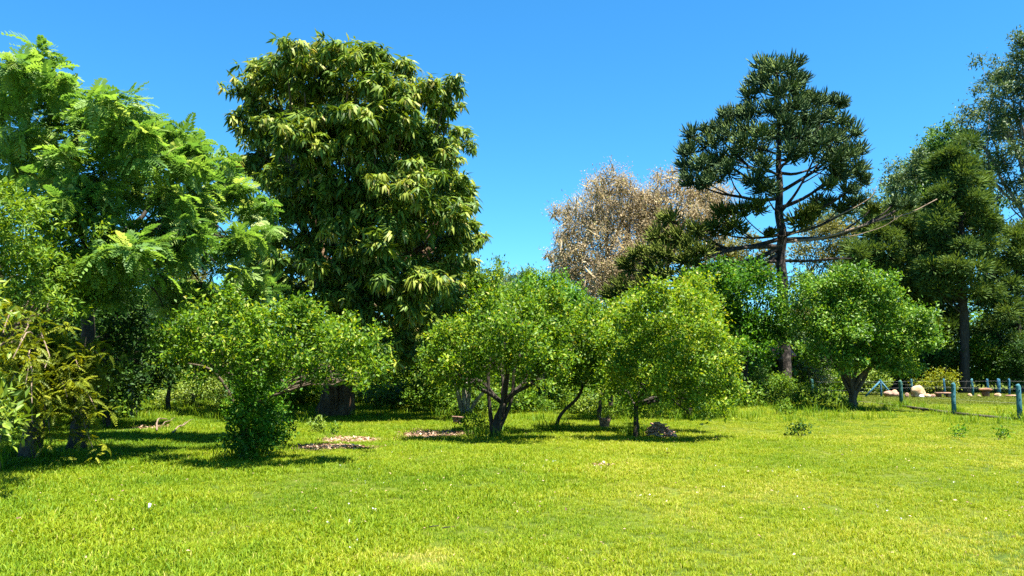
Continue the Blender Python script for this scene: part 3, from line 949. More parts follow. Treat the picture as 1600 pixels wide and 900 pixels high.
MANGO = [(448, 84, 22), (470, 88, 26), (510, 100, 34), (560, 115, 34), (610, 130, 34), (655, 140, 32), (700, 135, 20), (708, 165, 22), (690, 190, 18), (425, 125, 30), (400, 165, 32), (385, 200, 24),
         (455, 140, 45), (520, 160, 50), (590, 180, 50), (650, 180, 34), (415, 215, 36), (470, 215, 42), (540, 230, 52), (610, 235, 48), (660, 240, 36), (405, 270, 38), (470, 285, 50), (550, 295, 52),
         (625, 295, 50), (690, 285, 34), (722, 325, 24), (705, 350, 34), (655, 350, 46), (580, 360, 54), (500, 355, 52), (430, 345, 42), (415, 400, 36), (470, 415, 44), (540, 425, 50), (610, 420, 48),
         (672, 405, 40), (715, 390, 24), (430, 460, 32), (490, 475, 40), (560, 485, 42), (625, 480, 40), (670, 460, 32), (600, 530, 34), (650, 520, 30), (690, 440, 20), (560, 540, 26), (480, 520, 34), (520, 545, 26), (590, 560, 26), (660, 550, 26), (640, 470, 40), (560, 440, 50)]


def mango():
    r = np.random.default_rng(501)
    base = ground(524, 650); base[2] = float(gz(base[0], base[1]))
    d = base[1]
    root = thing('mango_tree', 'huge dense mango tree with drooping leaf clusters and a thick fluted trunk', 'tree', base)
    L = lobes_from_px(MANGO + [(545, 95, 30), (585, 105, 30), (635, 120, 30), (675, 225, 30), (700, 250, 24), (720, 290, 20), (730, 355, 20)], d, 4.6, r, shrink=1.08)
    g = Geo()
    for k, (dx, rr) in enumerate(((-.24, .31), (.27, .27))):
        top = at(515 + k * 30, 500, d)
        pts = curve(base + np.array([dx, k * .12, -.15]), top + np.array([dx * .2, 0, 0]), 0, .02, 16, r)
        t = np.linspace(0, 1, 16)
        tube(g, pts, rr * (1 + .45 * np.exp(-t * 8)) * (1 - .25 * t), 26, .32, r=r, freq=5)
    obj('trunk', g.mesh('trunk', base, True), M['bark_mango'], root)
    fork = at(527, 510, d)
    woody_root = root
    # limbs
    cs = np.array([l[0] for l in L])
    order = np.argsort(np.arctan2(cs[:, 1] - fork[1], cs[:, 0] - fork[0]))
    for q in np.array_split(order, 9):
        g = Geo()
        cen = cs[q].mean(0)
        line = curve(fork - UP * r.uniform(0, .5), fork + (cen - fork) * .8, .08, .05, 10, r)
        tube(g, line, np.linspace(.24, .08, 10), 9, .15, r=r)
        for i in q:
            st = line[r.integers(3, 10)]
            tube(g, curve(st, st + (cs[i] - st) * .85, .08, .06, 7, r), np.linspace(.08, .02, 7), 6, .05, r=r)
        obj('limb', g.mesh('limb', base, True), M['bark_mango'], root)
    P, O, Tn = sprays(L, 11, r, .22, .9, lump=.3, shoot=.05)
    heads = []
    for k in range(10):
        heads.append(rosette(r, r.integers(11, 15), .31, .25 + .072 * k))
    scatter_heads(root, base, P, heads, 'mango', 'leaf_cluster', r, 300)


mango()


# ------------------------------------------------------------------ pinnate-leaved tree at the side
def frond_head(r, n, size, variants, tone):
    V, T, A, k = [], [], [], 0
    az0 = r.uniform(0, 6.28)
    for i in range(n):
        az = az0 + i * 2.4 + r.normal() * .2
        el = r.uniform(-.6, .7)
        D = np.array([[math.cos(az) * math.cos(el), math.sin(az) * math.cos(el), math.sin(el)]])
        v, t, a = place(variants[r.integers(len(variants))], D * .02, D, UP[None] + r.normal(size=(1, 3)) * .15, [size * r.uniform(.75, 1.15)], np.array([np.clip(tone + r.normal() * .1, 0, 1)]))
        V.append(v); T.append(t + k); A.append(a); k += len(v)
    return np.concatenate(V), np.concatenate(T), np.concatenate(A)


PINN = [(60, 105, 28), (90, 100, 24), (30, 125, 24), (110, 130, 28), (60, 150, 34), (20, 165, 34), (135, 165, 30), (215, 165, 26), (240, 160, 24), (190, 175, 26), (260, 185, 26), (160, 200, 38), (100, 205, 30), (230, 210, 40),
        (300, 210, 26), (330, 215, 24), (350, 235, 24), (40, 215, 34), (10, 240, 34), (290, 245, 38), (350, 265, 28), (375, 245, 14), (180, 255, 40), (120, 270, 44), (60, 275, 36), (240, 280, 34), (310, 300, 38), (365, 310, 30), (385, 335, 18),
        (150, 320, 46), (90, 335, 44), (215, 330, 30), (330, 350, 38), (375, 370, 24), (170, 380, 44), (110, 395, 40), (240, 370, 34), (300, 390, 34), (350, 400, 20), (200, 420, 36), (150, 440, 36), (270, 410, 26), (-40, 180, 45), (-40, 280, 50), (-50, 380, 50)]


def pinnate_tree():
    r = np.random.default_rng(511)
    d = 15.6
    base = at(128, 580, d); base[2] = float(gz(base[0], base[1]))
    root = thing('feathery_tree', 'bright green tree with long feathery compound leaves reaching over the shady corner', 'tree', base)
    L = lobes_from_px([(10 + (x - 10) * .80, y + 4, q) for x, y, q in PINN] + [(150, 410, 22, -3.0), (215, 400, 20, -3.0), (90, 425, 24, -2.8), (120, 460, 24, -2.0), (190, 455, 22, -1.8)], d, 3.0, r)
    woody(root, base, at(135, 470, d), .15, L, M['bark_dark'], r, 9, reach=.95)
    variants = [leaf_frond(9, .45 + .12 * k, .36, .125, k) for k in range(4)]
    P, O, Tn = sprays(L, 6.6, r, .12, .9, lump=.3, shoot=.05)
    heads = [frond_head(r, int(r.integers(6, 9)), .35, variants, .28 + .07 * k) for k in range(9)]
    scatter_heads(root, base, P, heads, 'pinnate', 'leaf_spray', r, 300, .5)


pinnate_tree()

# ------------------------------------------------------------------ trees and shrubs of the shady corner
broadleaf('small_leaved_tree', 'small leaved yellow green tree at the very edge above the olive shrub', 'tree', (-40, 690),
          [(10, 320, 34), (40, 345, 30), (0, 380, 44), (50, 400, 36), (75, 430, 28), (20, 440, 46), (60, 470, 34), (-40, 340, 50), (-40, 430, 50), (10, 490, 40), (90, 480, 20)],
          'bush', 521, d=12.0, depth_r=.9, leaf=OVN, size=.10, dens=46, per=7, trunk_r=.09, limbs=5, kw=dict(tone=(.2, .95)))
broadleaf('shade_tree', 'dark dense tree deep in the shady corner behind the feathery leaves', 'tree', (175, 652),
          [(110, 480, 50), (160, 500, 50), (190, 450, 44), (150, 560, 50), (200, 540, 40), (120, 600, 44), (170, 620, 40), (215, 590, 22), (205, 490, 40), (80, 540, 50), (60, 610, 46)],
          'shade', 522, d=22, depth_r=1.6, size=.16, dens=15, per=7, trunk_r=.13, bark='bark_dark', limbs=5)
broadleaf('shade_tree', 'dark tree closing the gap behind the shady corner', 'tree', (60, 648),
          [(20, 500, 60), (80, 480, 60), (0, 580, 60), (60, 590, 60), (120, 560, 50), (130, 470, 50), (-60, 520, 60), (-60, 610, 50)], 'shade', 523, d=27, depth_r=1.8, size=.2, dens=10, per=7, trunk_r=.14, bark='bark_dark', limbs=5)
broadleaf('young_tree', 'slender young tree with a sunlit pale trunk in the shady gap', 'tree', (208, 655),
          [(205, 560, 20), (225, 540, 26), (195, 590, 14), (215, 590, 14)], 'shade', 524, depth_r=.6, size=.1, dens=45, per=6, trunk_r=.11, bark='bark_pale', fork_px=(207, 585), limbs=3)
broadleaf('orchard_tree', 'light green orchard tree behind the round leafy bush', 'tree', (262, 645),
          [(215, 480, 28), (225, 510, 28), (250, 480, 30), (285, 475, 28), (240, 540, 34), (280, 525, 36), (315, 500, 30), (255, 575, 30), (225, 565, 26), (300, 560, 30), (330, 540, 28), (345, 480, 26), (260, 450, 24), (310, 460, 24), (335, 580, 20), (380, 450, 26), (400, 430, 24), (420, 455, 24)],
          'citrus', 525, depth_r=1.4, size=.125, dens=30, per=7, trunk_r=.09, limbs=5)
broadleaf('golden_cypress', 'golden brown dry foliage glowing behind the feathery tree', 'tree', (303, 636),
          [(300, 425, 12), (296, 445, 18), (310, 460, 20), (290, 470, 20), (330, 575, 20), (320, 560, 18)], 'golden', 526, depth_r=.8, size=.14, dens=30, per=7, trunk_r=.08, limbs=3)
broadleaf('orchard_tree', 'shaded orchard tree under the drooping mango leaves', 'tree', (395, 640),
          [(380, 500, 36), (420, 510, 36), (450, 540, 34), (400, 560, 36), (360, 560, 30), (470, 580, 30), (430, 600, 26), (490, 550, 28)], 'citrus_deep', 527, depth_r=1.4, size=.145, dens=22, per=7, trunk_r=.09, limbs=4)

# olive shrub with arching leafy branches, nearest to the viewer
def olive_shrub():
    r = np.random.default_rng(531)
    base = ground(47, 722); base[2] = float(gz(base[0], base[1]))
    d = base[1]
    root = thing('olive_shrub', 'yellowish shrub tree with arching leafy branches over a stout grey trunk', 'shrub', base)
    g = Geo()
    tube(g, curve(base - UP * .1, at(52, 560, d), 0, .02, 12, r), np.linspace(.17, .12, 12) * (1 + .4 * np.exp(-np.linspace(0, 1, 12) * 8)), 12, .18, r=r)
    obj('trunk', g.mesh('trunk', base, True), M['bark'], root)
    variants = [leaf_frond(8, .5 + .12 * k, .30, .10, 20 + k, .5) for k in range(4)]
    ends = [(160, 560, -1.2), (150, 640, -1.4), (130, 580, -1.6), (105, 620, -1.8), (166, 590, -.9), (145, 700, -1.2), (118, 660, -1.0), (140, 615, -.8), (100, 520, -.4), (60, 480, -.3), (20, 500, -.6), (20, 640, -1.8), (-30, 560, -1.0), (90, 570, -1.4), (40, 600, -1.9), (70, 640, -1.6), (10, 560, -1.5),
            (-20, 680, -1.4), (110, 590, -1.2), (80, 690, -1.4), (30, 530, -1.2), (-40, 620, -.6), (75, 540, -1.0), (50, 660, -2.0), (15, 600, -2.2), (0, 690, -1.9), (45, 505, -.2), (120, 550, -.5), (40, 600, -3.6), (20, 560, -3.9), (70, 575, -3.4), (50, 630, -3.7), (5, 520, -3.8), (-20, 600, -3.9), (30, 540, -3.2)]
    P = []
    fork = at(52, 600, d)
    for k, (x, y, o) in enumerate(ends):
        e = at(x, y, d + o)
        g = Geo()
        ln = curve(fork + UP * r.uniform(-.3, .3), e, .16, .04, 12, r)
        tube(g, ln, np.linspace(.028, .006, 12), 5, 0, r=r)
        for i in range(3, 12):
            for _ in range((5 if i > 5 else 3) if o > -3 else (2 if i > 7 else 0)):
                P.append(ln[i] + r.normal(size=3) * .13)
        obj('limb', g.mesh('limb', base, True), M['deadwood'], root)
    heads = [frond_head(r, int(r.integers(3, 6)), .19, variants, .25 + .07 * k) for k in range(8)]
    scatter_heads(root, base, np.array(P), heads, 'shrub_olive', 'leaf_spray', r, 260)


olive_shrub()
shrub('broad_leaved_plant', 'bright large leaved plant poking in at the picture edge over bare soil', 'plant', -20, 735, [(8, 642, 11), (14, 668, 9), (-14, 655, 16), (-60, 560, 60), (-55, 640, 50), (-90, 500, 60)], 'lime', 533, d=9.6, size=.15, dens=28, per=6, depth_r=.2, leaf=leaf_ovate(.32), back=False)

# ------------------------------------------------------------------ orchard rows
CK = dict(tone=(.05, .92), hot=.03)
broadleaf('citrus_tree', 'spreading citrus tree whose low stem is wrapped by a leafy bush', 'tree', (388, 718),
          [(350, 480, 26), (365, 470, 20), (320, 500, 30), (285, 515, 30), (262, 535, 22), (390, 500, 34), (430, 505, 30), (465, 495, 26), (490, 505, 24), (340, 540, 38), (300, 550, 30), (270, 560, 20), (390, 550, 42), (440, 550, 38), (485, 545, 36),
           (525, 530, 28), (550, 525, 22), (565, 550, 24), (530, 560, 32), (480, 585, 28), (430, 590, 28), (385, 590, 28), (345, 575, 22), (545, 585, 20), (575, 565, 12), (510, 595, 16), (300, 592, 14), (560, 602, 14), (592, 580, 10), (470, 478, 16), (352, 458, 14), (250, 520, 16)],
          'citrus', 541, depth_r=2.2, size=.088, dens=66, per=7, trunk_r=.07, fork_px=(385, 640), limbs=6, kw=CK, shrink=.82,
          stems=[(.035, (372, 640, .1), (352, 600, .1), (328, 572, .1), (290, 568, 0)), (.03, (380, 640, -.1), (365, 590, -.1), (350, 560, -.2)), (.03, (400, 640, 0), (420, 600, .1), (450, 560, .2))])
shrub('round_bush', 'dark dense round bush at the foot of the spreading citrus', 'shrub', 390, 721,
      [(386, 602, 20), (412, 600, 18), (375, 625, 22), (402, 618, 24), (366, 658, 20), (395, 655, 30), (424, 648, 18), (375, 690, 22), (410, 688, 24), (428, 680, 13), (392, 706, 18), (362, 690, 10)], 'citrus_deep', 542, size=.088, dens=68, per=7, depth_r=.55)
broadleaf('citrus_tree', 'citrus tree with several dark leaning stems beside the brick block', 'tree', (770, 682),
          [(690, 555, 26), (672, 560, 18), (715, 530, 32), (740, 500, 30), (765, 480, 26), (705, 580, 24), (745, 560, 36), (790, 530, 38), (800, 495, 30), (830, 500, 32), (785, 570, 32), (830, 550, 38), (865, 530, 32),
           (855, 570, 28), (820, 590, 22), (880, 560, 22), (745, 595, 18), (845, 470, 26), (870, 490, 26), (665, 575, 12), (690, 595, 14), (722, 600, 14), (850, 605, 16), (700, 615, 10), (880, 590, 14), (690, 520, 16), (760, 460, 14)],
          'citrus', 543, depth_r=2.3, size=.10, dens=46, per=7, trunk_r=.12, limbs=6, kw=CK, trunk_px=[(775, 660, 0), (782, 645, 0), (788, 630, 0)], bark='bark_dark', flare=1.3,
          stems=[(.07, (768, 660, .1), (764, 625, .1), (762, 590, .1), (770, 540, .2)), (.06, (780, 660, -.1), (786, 620, -.2), (790, 585, -.3), (800, 550, -.4)), (.06, (790, 650, 0), (804, 615, 0), (800, 580, 0), (815, 550, 0))])
broadleaf('citrus_tree', 'citrus tree with pale lichened twisting stems standing behind the brick block', 'tree', (728, 655),
          [(665, 565, 22), (690, 545, 26), (700, 580, 26), (720, 560, 28), (760, 580, 26), (735, 540, 30), (680, 590, 16), (770, 550, 26)],
          'citrus', 544, depth_r=1.6, size=.12, dens=28, per=7, trunk_r=.14, limbs=3, kw=CK, bark='bark_pale', trunk_px=[(727, 640, 0), (726, 625, 0)], flare=1.25,
          stems=[(.10, (718, 625, -.2), (712, 600, -.3), (706, 585, -.3)), (.09, (725, 625, -.3), (724, 600, -.3), (726, 580, -.3)), (.08, (738, 635, -.4), (750, 618, -.5), (763, 606, -.6), (762, 580, -.6)), (.08, (733, 620, -.3), (735, 595, -.3), (730, 575, -.3)), (.05, (736, 640, -.4), (742, 630, -.5))])
broadleaf('citrus_tree', 'slim citrus with a single thin stem bowing sideways over the shade', 'tree', (867, 672),
          [(905, 540, 28), (930, 520, 30), (915, 500, 24), (950, 500, 22), (890, 575, 26), (925, 565, 34), (955, 550, 28), (905, 600, 20), (945, 590, 22), (880, 600, 16)],
          'citrus', 545, depth_r=1.3, size=.112, dens=35, per=7, trunk_r=.055, limbs=4, kw=CK, bark='bark_dark', trunk_px=[(871, 655, 0), (880, 642, 0), (895, 630, 0), (906, 618, 0), (912, 600, 0)], flare=1.15)
broadleaf('citrus_tree', 'bushy yellow green citrus tree next to the pile of sticks', 'tree', (994, 680),
          [(1010, 485, 28), (1040, 470, 26), (1070, 480, 30), (1100, 500, 30), (985, 510, 30), (1020, 520, 38), (1060, 520, 40), (1105, 535, 34), (1130, 550, 24), (1145, 575, 16), (970, 550, 30), (1010, 565, 38), (1055, 570, 42), (1100, 580, 36),
           (1132, 595, 22), (975, 590, 26), (1015, 605, 30), (1060, 615, 30), (1100, 615, 26), (960, 575, 20), (990, 620, 18), (950, 530, 18), (1125, 515, 16), (1140, 615, 18), (1125, 632, 14), (1085, 635, 16), (1040, 632, 16), (960, 612, 16), (1135, 642, 12), (1105, 648, 12), (1000, 645, 11), (1030, 455, 14), (1150, 560, 14)],
          'citrus', 546, depth_r=2.4, size=.10, dens=46, per=7, trunk_r=.085, fork_px=(994, 630), limbs=6, kw=dict(tone=(.2, .98), hot=.03), bark='bark_dark', flare=1.2)
broadleaf('citrus_tree', 'half hidden citrus with a straight dark trunk in the second row', 'tree', (843, 631),
          [(830, 560, 24), (850, 545, 26), (870, 565, 24), (845, 585, 22), (815, 580, 18), (880, 585, 18)], 'citrus', 547, depth_r=1.5, size=.15, dens=20, per=7, trunk_r=.14, fork_px=(843, 600), limbs=4, kw=CK, bark='bark_dark')
broadleaf('citrus_tree', 'citrus trunk standing beside the frayed wooden stump', 'tree', (936, 657),
          [(930, 560, 26), (950, 585, 24), (965, 560, 28), (935, 600, 20), (975, 590, 22), (915, 585, 20)], 'citrus', 548, depth_r=1.3, size=.125, dens=26, per=7, trunk_r=.075, fork_px=(938, 620), limbs=4, kw=CK, bark='bark_dark')
broadleaf('citrus_tree', 'low crowned citrus behind the stick pile with shaded trunk', 'tree', (1077, 654),
          [(1050, 590, 26), (1080, 580, 30), (1110, 590, 28), (1090, 615, 24), (1060, 615, 22), (1125, 615, 18), (1135, 600, 20)], 'citrus', 549, depth_r=1.4, size=.125, dens=27, per=7, trunk_r=.13, fork_px=(1076, 625), limbs=4, kw=CK, bark='bark_dark')
broadleaf('citrus_tree', 'large open citrus tree standing before the blue fence posts', 'tree', (1333, 641),
          [(1310, 445, 26), (1340, 435, 26), (1372, 445, 28), (1395, 460, 20), (1285, 465, 22), (1310, 480, 34), (1350, 480, 38), (1390, 485, 28), (1290, 505, 28), (1325, 520, 36), (1370, 525, 38), (1410, 515, 30), (1440, 505, 24), (1455, 525, 20),
           (1430, 545, 28), (1395, 560, 30), (1350, 560, 30), (1300, 540, 28), (1283, 545, 18), (1420, 575, 16), (1320, 570, 20), (1375, 580, 14), (1458, 540, 12)],
          'citrus_fence', 550, shrink=.92, depth_r=2.3, size=.15, dens=24, per=7, trunk_r=.17, fork_px=(1333, 610), limbs=5, bark='bark', kw=dict(tone=(.15, .95), hot=.03),
          stems=[(.09, (1332, 615, 0), (1318, 598, 0), (1312, 570, 0), (1310, 540, 0)), (.09, (1335, 615, 0), (1350, 595, 0), (1362, 565, 0), (1370, 540, 0)), (.08, (1334, 615, -.2), (1328, 590, -.3), (1322, 565, -.4))])
broadleaf('broad_tree', 'dark broad leaved tree crowding the araucaria trunk', 'tree', (1165, 628),
          [(1120, 425, 20), (1140, 440, 26), (1175, 430, 26), (1205, 450, 26), (1160, 470, 34), (1200, 485, 32), (1120, 470, 28), (1135, 510, 34), (1175, 520, 36), (1212, 520, 26), (1150, 555, 30), (1190, 555, 26), (1095, 450, 26), (1085, 485, 28), (1218, 495, 18)],
          'citrus_deep', 551, d=36, depth_r=2.4, size=.18, dens=15, per=7, trunk_r=.16, bark='bark_dark', limbs=6, kw=dict(tone=(.0, .85)))
broadleaf('orchard_tree', 'tall light green orchard tree just beyond the mango crown', 'tree', (742, 633),
          [(720, 440, 22), (745, 430, 22), (770, 440, 22), (705, 470, 24), (740, 470, 34), (775, 475, 30), (720, 505, 30), (760, 510, 34), (790, 500, 24), (795, 460, 14)], 'citrus', 552, d=33, depth_r=1.8, size=.15, dens=20, per=7, trunk_r=.1, limbs=5, kw=CK)
broadleaf('orchard_tree', 'dense green orchard tree in front of the dry tan tree', 'tree', (850, 633),
          [(820, 455, 22), (845, 445, 22), (872, 455, 24), (830, 480, 30), (870, 485, 30), (895, 480, 22), (850, 510, 34), (900, 510, 26), (915, 500, 20)], 'citrus_deep', 553, d=32, depth_r=1.8, size=.15, dens=20, per=7, trunk_r=.1, limbs=5, kw=dict(tone=(.2, 1)))
broadleaf('orchard_tree', 'orchard tree filling the gap between two bushy citrus trees', 'tree', (955, 640),
          [(930, 490, 24), (960, 495, 24), (985, 480, 22), (940, 520, 28), (975, 520, 28), (955, 550, 28), (1000, 470, 18)], 'citrus', 554, d=29, depth_r=1.5, size=.15, dens=21, per=7, trunk_r=.09, limbs=4, kw=CK)
broadleaf('orchard_tree', 'pale leaved orchard tree rising behind the yellow green citrus', 'tree', (1075, 634),
          [(1060, 460, 22), (1090, 455, 24), (1045, 490, 26), (1080, 490, 30), (1110, 490, 24), (1095, 520, 28)], 'citrus', 555, d=31, depth_r=1.5, size=.15, dens=21, per=7, trunk_r=.09, limbs=4, kw=dict(tone=(.25, .98)))

# ------------------------------------------------------------------ understorey shrubs behind the rows
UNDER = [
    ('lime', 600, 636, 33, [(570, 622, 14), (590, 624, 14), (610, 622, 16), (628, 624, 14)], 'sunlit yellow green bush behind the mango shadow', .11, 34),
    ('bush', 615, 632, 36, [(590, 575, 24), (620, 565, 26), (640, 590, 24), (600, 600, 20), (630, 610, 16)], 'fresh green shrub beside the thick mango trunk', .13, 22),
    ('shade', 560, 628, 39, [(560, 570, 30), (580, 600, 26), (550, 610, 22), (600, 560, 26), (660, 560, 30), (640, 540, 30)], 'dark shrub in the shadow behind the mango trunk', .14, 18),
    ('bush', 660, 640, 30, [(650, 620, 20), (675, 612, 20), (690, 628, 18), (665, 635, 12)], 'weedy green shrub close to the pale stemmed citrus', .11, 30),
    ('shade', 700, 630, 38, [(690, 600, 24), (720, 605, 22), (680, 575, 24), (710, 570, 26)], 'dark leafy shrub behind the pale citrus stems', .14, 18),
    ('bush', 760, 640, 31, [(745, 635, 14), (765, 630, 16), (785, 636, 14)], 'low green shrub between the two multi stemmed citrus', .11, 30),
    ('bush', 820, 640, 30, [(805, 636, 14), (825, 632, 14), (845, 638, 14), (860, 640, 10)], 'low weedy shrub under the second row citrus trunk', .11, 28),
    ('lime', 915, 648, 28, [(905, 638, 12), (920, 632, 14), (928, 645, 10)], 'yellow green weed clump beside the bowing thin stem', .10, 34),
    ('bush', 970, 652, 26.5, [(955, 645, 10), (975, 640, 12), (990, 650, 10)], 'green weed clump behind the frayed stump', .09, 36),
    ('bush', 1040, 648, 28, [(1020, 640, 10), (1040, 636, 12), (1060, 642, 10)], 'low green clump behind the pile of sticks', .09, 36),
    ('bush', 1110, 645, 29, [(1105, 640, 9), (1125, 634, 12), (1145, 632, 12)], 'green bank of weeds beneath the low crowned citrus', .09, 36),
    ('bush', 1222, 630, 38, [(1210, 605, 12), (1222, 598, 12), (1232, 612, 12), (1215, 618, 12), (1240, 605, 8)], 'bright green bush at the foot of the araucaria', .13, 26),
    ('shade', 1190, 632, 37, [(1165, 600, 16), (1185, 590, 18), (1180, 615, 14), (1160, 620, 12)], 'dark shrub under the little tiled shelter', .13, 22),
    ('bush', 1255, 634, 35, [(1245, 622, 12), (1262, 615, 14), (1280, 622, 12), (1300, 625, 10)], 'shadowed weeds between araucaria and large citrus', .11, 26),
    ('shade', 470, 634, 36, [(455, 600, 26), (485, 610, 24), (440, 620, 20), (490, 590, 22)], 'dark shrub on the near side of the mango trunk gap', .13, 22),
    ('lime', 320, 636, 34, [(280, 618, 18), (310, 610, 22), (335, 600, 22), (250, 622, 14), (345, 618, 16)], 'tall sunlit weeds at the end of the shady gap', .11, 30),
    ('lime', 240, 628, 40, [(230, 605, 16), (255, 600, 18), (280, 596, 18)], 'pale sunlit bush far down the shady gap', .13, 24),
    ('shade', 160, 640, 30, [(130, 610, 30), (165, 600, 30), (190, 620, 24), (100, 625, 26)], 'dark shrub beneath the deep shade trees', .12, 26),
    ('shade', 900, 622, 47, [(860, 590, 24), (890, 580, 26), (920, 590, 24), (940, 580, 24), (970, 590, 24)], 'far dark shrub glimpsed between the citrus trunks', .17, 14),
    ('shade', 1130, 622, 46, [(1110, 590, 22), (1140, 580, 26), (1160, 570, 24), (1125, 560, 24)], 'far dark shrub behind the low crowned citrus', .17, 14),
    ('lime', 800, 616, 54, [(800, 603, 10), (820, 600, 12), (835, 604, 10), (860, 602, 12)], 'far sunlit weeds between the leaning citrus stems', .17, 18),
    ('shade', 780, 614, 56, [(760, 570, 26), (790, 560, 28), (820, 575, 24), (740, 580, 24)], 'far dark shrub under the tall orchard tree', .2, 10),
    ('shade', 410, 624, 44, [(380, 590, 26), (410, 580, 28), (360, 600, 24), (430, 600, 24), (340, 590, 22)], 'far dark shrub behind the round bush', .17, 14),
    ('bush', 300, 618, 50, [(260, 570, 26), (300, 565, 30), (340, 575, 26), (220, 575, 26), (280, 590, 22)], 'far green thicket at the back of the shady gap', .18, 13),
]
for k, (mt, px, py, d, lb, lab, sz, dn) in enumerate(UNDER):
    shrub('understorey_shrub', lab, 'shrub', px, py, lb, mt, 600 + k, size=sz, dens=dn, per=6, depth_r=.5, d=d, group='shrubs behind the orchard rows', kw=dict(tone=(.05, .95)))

def mass(name, label, mat, seed, spec, dens, size, per=6):
    """undergrowth that reads as one mass: leafy heads of every size over the ground"""
    r = np.random.default_rng(seed)
    L = []
    for px0, px1, d0, d1, z0, z1, r0, r1, n in spec:
        for _ in range(n):
            d = r.uniform(d0, d1)
            c = at(r.uniform(px0, px1), 580, d)
            rad = r.uniform(r0, r1)
            c[2] = rad * .5 + (z1 - z0) * r.uniform() ** 1.3 + z0
            L.append((c, rad, 1.0))
    P, O, Tn = sprays(L, dens, r, .25, .9)
    V, T, A = leafy(P, O, Tn, OV, size, per, r, tone=(.0, .95))
    tag(obj(name, mesh_from(name, V, T, A), M[mat]), label, 'undergrowth', kind='stuff')


mass('thicket', 'dark green thicket massed behind the orchard trees', 'thicket', 640,
     [(640, 1250, 47, 56, 0, 3.2, .8, 1.4, 120), (430, 720, 36, 44, 0, 3.0, .6, 1.1, 60), (-200, 330, 50, 58, 0, 4.5, .9, 1.5, 90), (-150, 150, 30, 36, 0, 3.5, .7, 1.2, 45), (1230, 1620, 62, 70, 0, 3.5, .9, 1.5, 70)], 1.9, .44)
mass('tall_thicket', 'mid green leafy growth showing between the orchard crowns', 'citrus_deep', 641,
     [(640, 1000, 40, 47, .5, 3.6, .6, 1.0, 80), (1000, 1200, 42, 47, .5, 3.0, .6, 1.0, 36), (560, 720, 40, 46, .2, 3.0, .6, 1.0, 34), (190, 360, 40, 47, .3, 3.6, .6, 1.0, 40)], 6, .24)
mass('undergrowth', 'low leafy weeds and saplings along the back edge of the lawn', 'bush', 642,
     [(640, 830, 28, 40, 0, .6, .25, .5, 110), (820, 1180, 31, 42, 0, .6, .25, .5, 130), (1150, 1330, 34, 42, 0, .15, .2, .35, 40), (430, 660, 33, 40, 0, .9, .3, .6, 70), (200, 350, 36, 48, 0, .9, .3, .6, 60), (60, 200, 22, 32, 0, .5, .25, .45, 50)], 9, .17)

# small weeds standing in the lawn
WEEDS = [(497, 676, [(492, 666, 6), (500, 662, 6), (498, 671, 5)], 'lime', 'leafy seedling at the edge of the mango shade', .09),
         (520, 680, [(516, 674, 5), (524, 672, 5)], 'bush', 'smaller seedling next to the pale litter', .08),
         (1246, 681, [(1236, 677, 6), (1246, 674, 7), (1256, 678, 6)], 'shade', 'dark flat weed alone in the sunny lawn', .10),
         (1225, 650, [(1218, 640, 6), (1228, 636, 7), (1236, 644, 6)], 'bush', 'weed clump at the lawn edge below the araucaria', .10),
         (1567, 688, [(1562, 682, 5), (1568, 678, 6)], 'citrus_deep', 'small dark weed in front of the near blue posts', .09),
         (1502, 684, [(1494, 679, 6), (1506, 677, 6)], 'citrus_deep', 'loose weed clump in front of the middle blue post', .09),
         (735, 672, [(728, 664, 7), (742, 660, 8), (752, 668, 7)], 'bush', 'leafy weed between brick block and dark stems', .09)]
for k, (px, py, lb, mt, lab, sz) in enumerate(WEEDS):
    shrub('weed', lab, 'plant', px, py, lb, mt, 660 + k, size=sz, dens=110, per=5, depth_r=.1, back=False, kw=dict(up=.6))


# ------------------------------------------------------------------ fences
def fence(name, label, posts, h, rad, mats, wires, seed, square=True, braces=(), thick=()):
    r = np.random.default_rng(seed)
    base = np.array([posts[0][0], posts[0][1], 0.])
    root = thing(name, label, 'fence', base)
    tops = []
    for k, p in enumerate(posts):
        g = Geo()
        z0 = float(gz(p[0], p[1])) if p[1] < 60 else 0
        ln = np.array([[p[0], p[1], z0 - .2], [p[0], p[1], z0 + h * .5], [p[0] + r.normal() * .02, p[1], z0 + h - .05], [p[0] + r.normal() * .02, p[1], z0 + h]])
        rr = rad * (1.5 if k in thick else 1)
        tube(g, ln, [rr * 1.05, rr, rr * .97, rr * .8], 10, .12, r=r)
        for q in (.35, .62, .86):                    # wire grooves and staples
            g.box((p[0], p[1] - rr - .004, z0 + h * q), (.018, .012, .012))
        o = obj('post', g.mesh('post', base, True), M[mats[k % len(mats)]], root)
        tops.append(np.array([p[0], p[1], z0]))
    for q in wires:
        g = Geo()
        for a, b in zip(tops[:-1], tops[1:]):
            ln = curve(a + UP * h * q - np.array([0, rad, 0]), b + UP * h * q - np.array([0, rad, 0]), -.004, 0, 6, r)
            tube(g, ln, np.full(6, .0022), 4, 0, r=r)
        obj('wire', g.mesh('wire', base), M['wire'], root)
    for k, dx, dy in braces:
        g = Geo()
        a = tops[k]
        tube(g, np.array([a + UP * h * .92, a + np.array([dx, dy, .02])]), [.055, .055], 8, .05, r=r)
        obj('brace', g.mesh('brace', base, True), M[mats[k % len(mats)]], root)
    return root


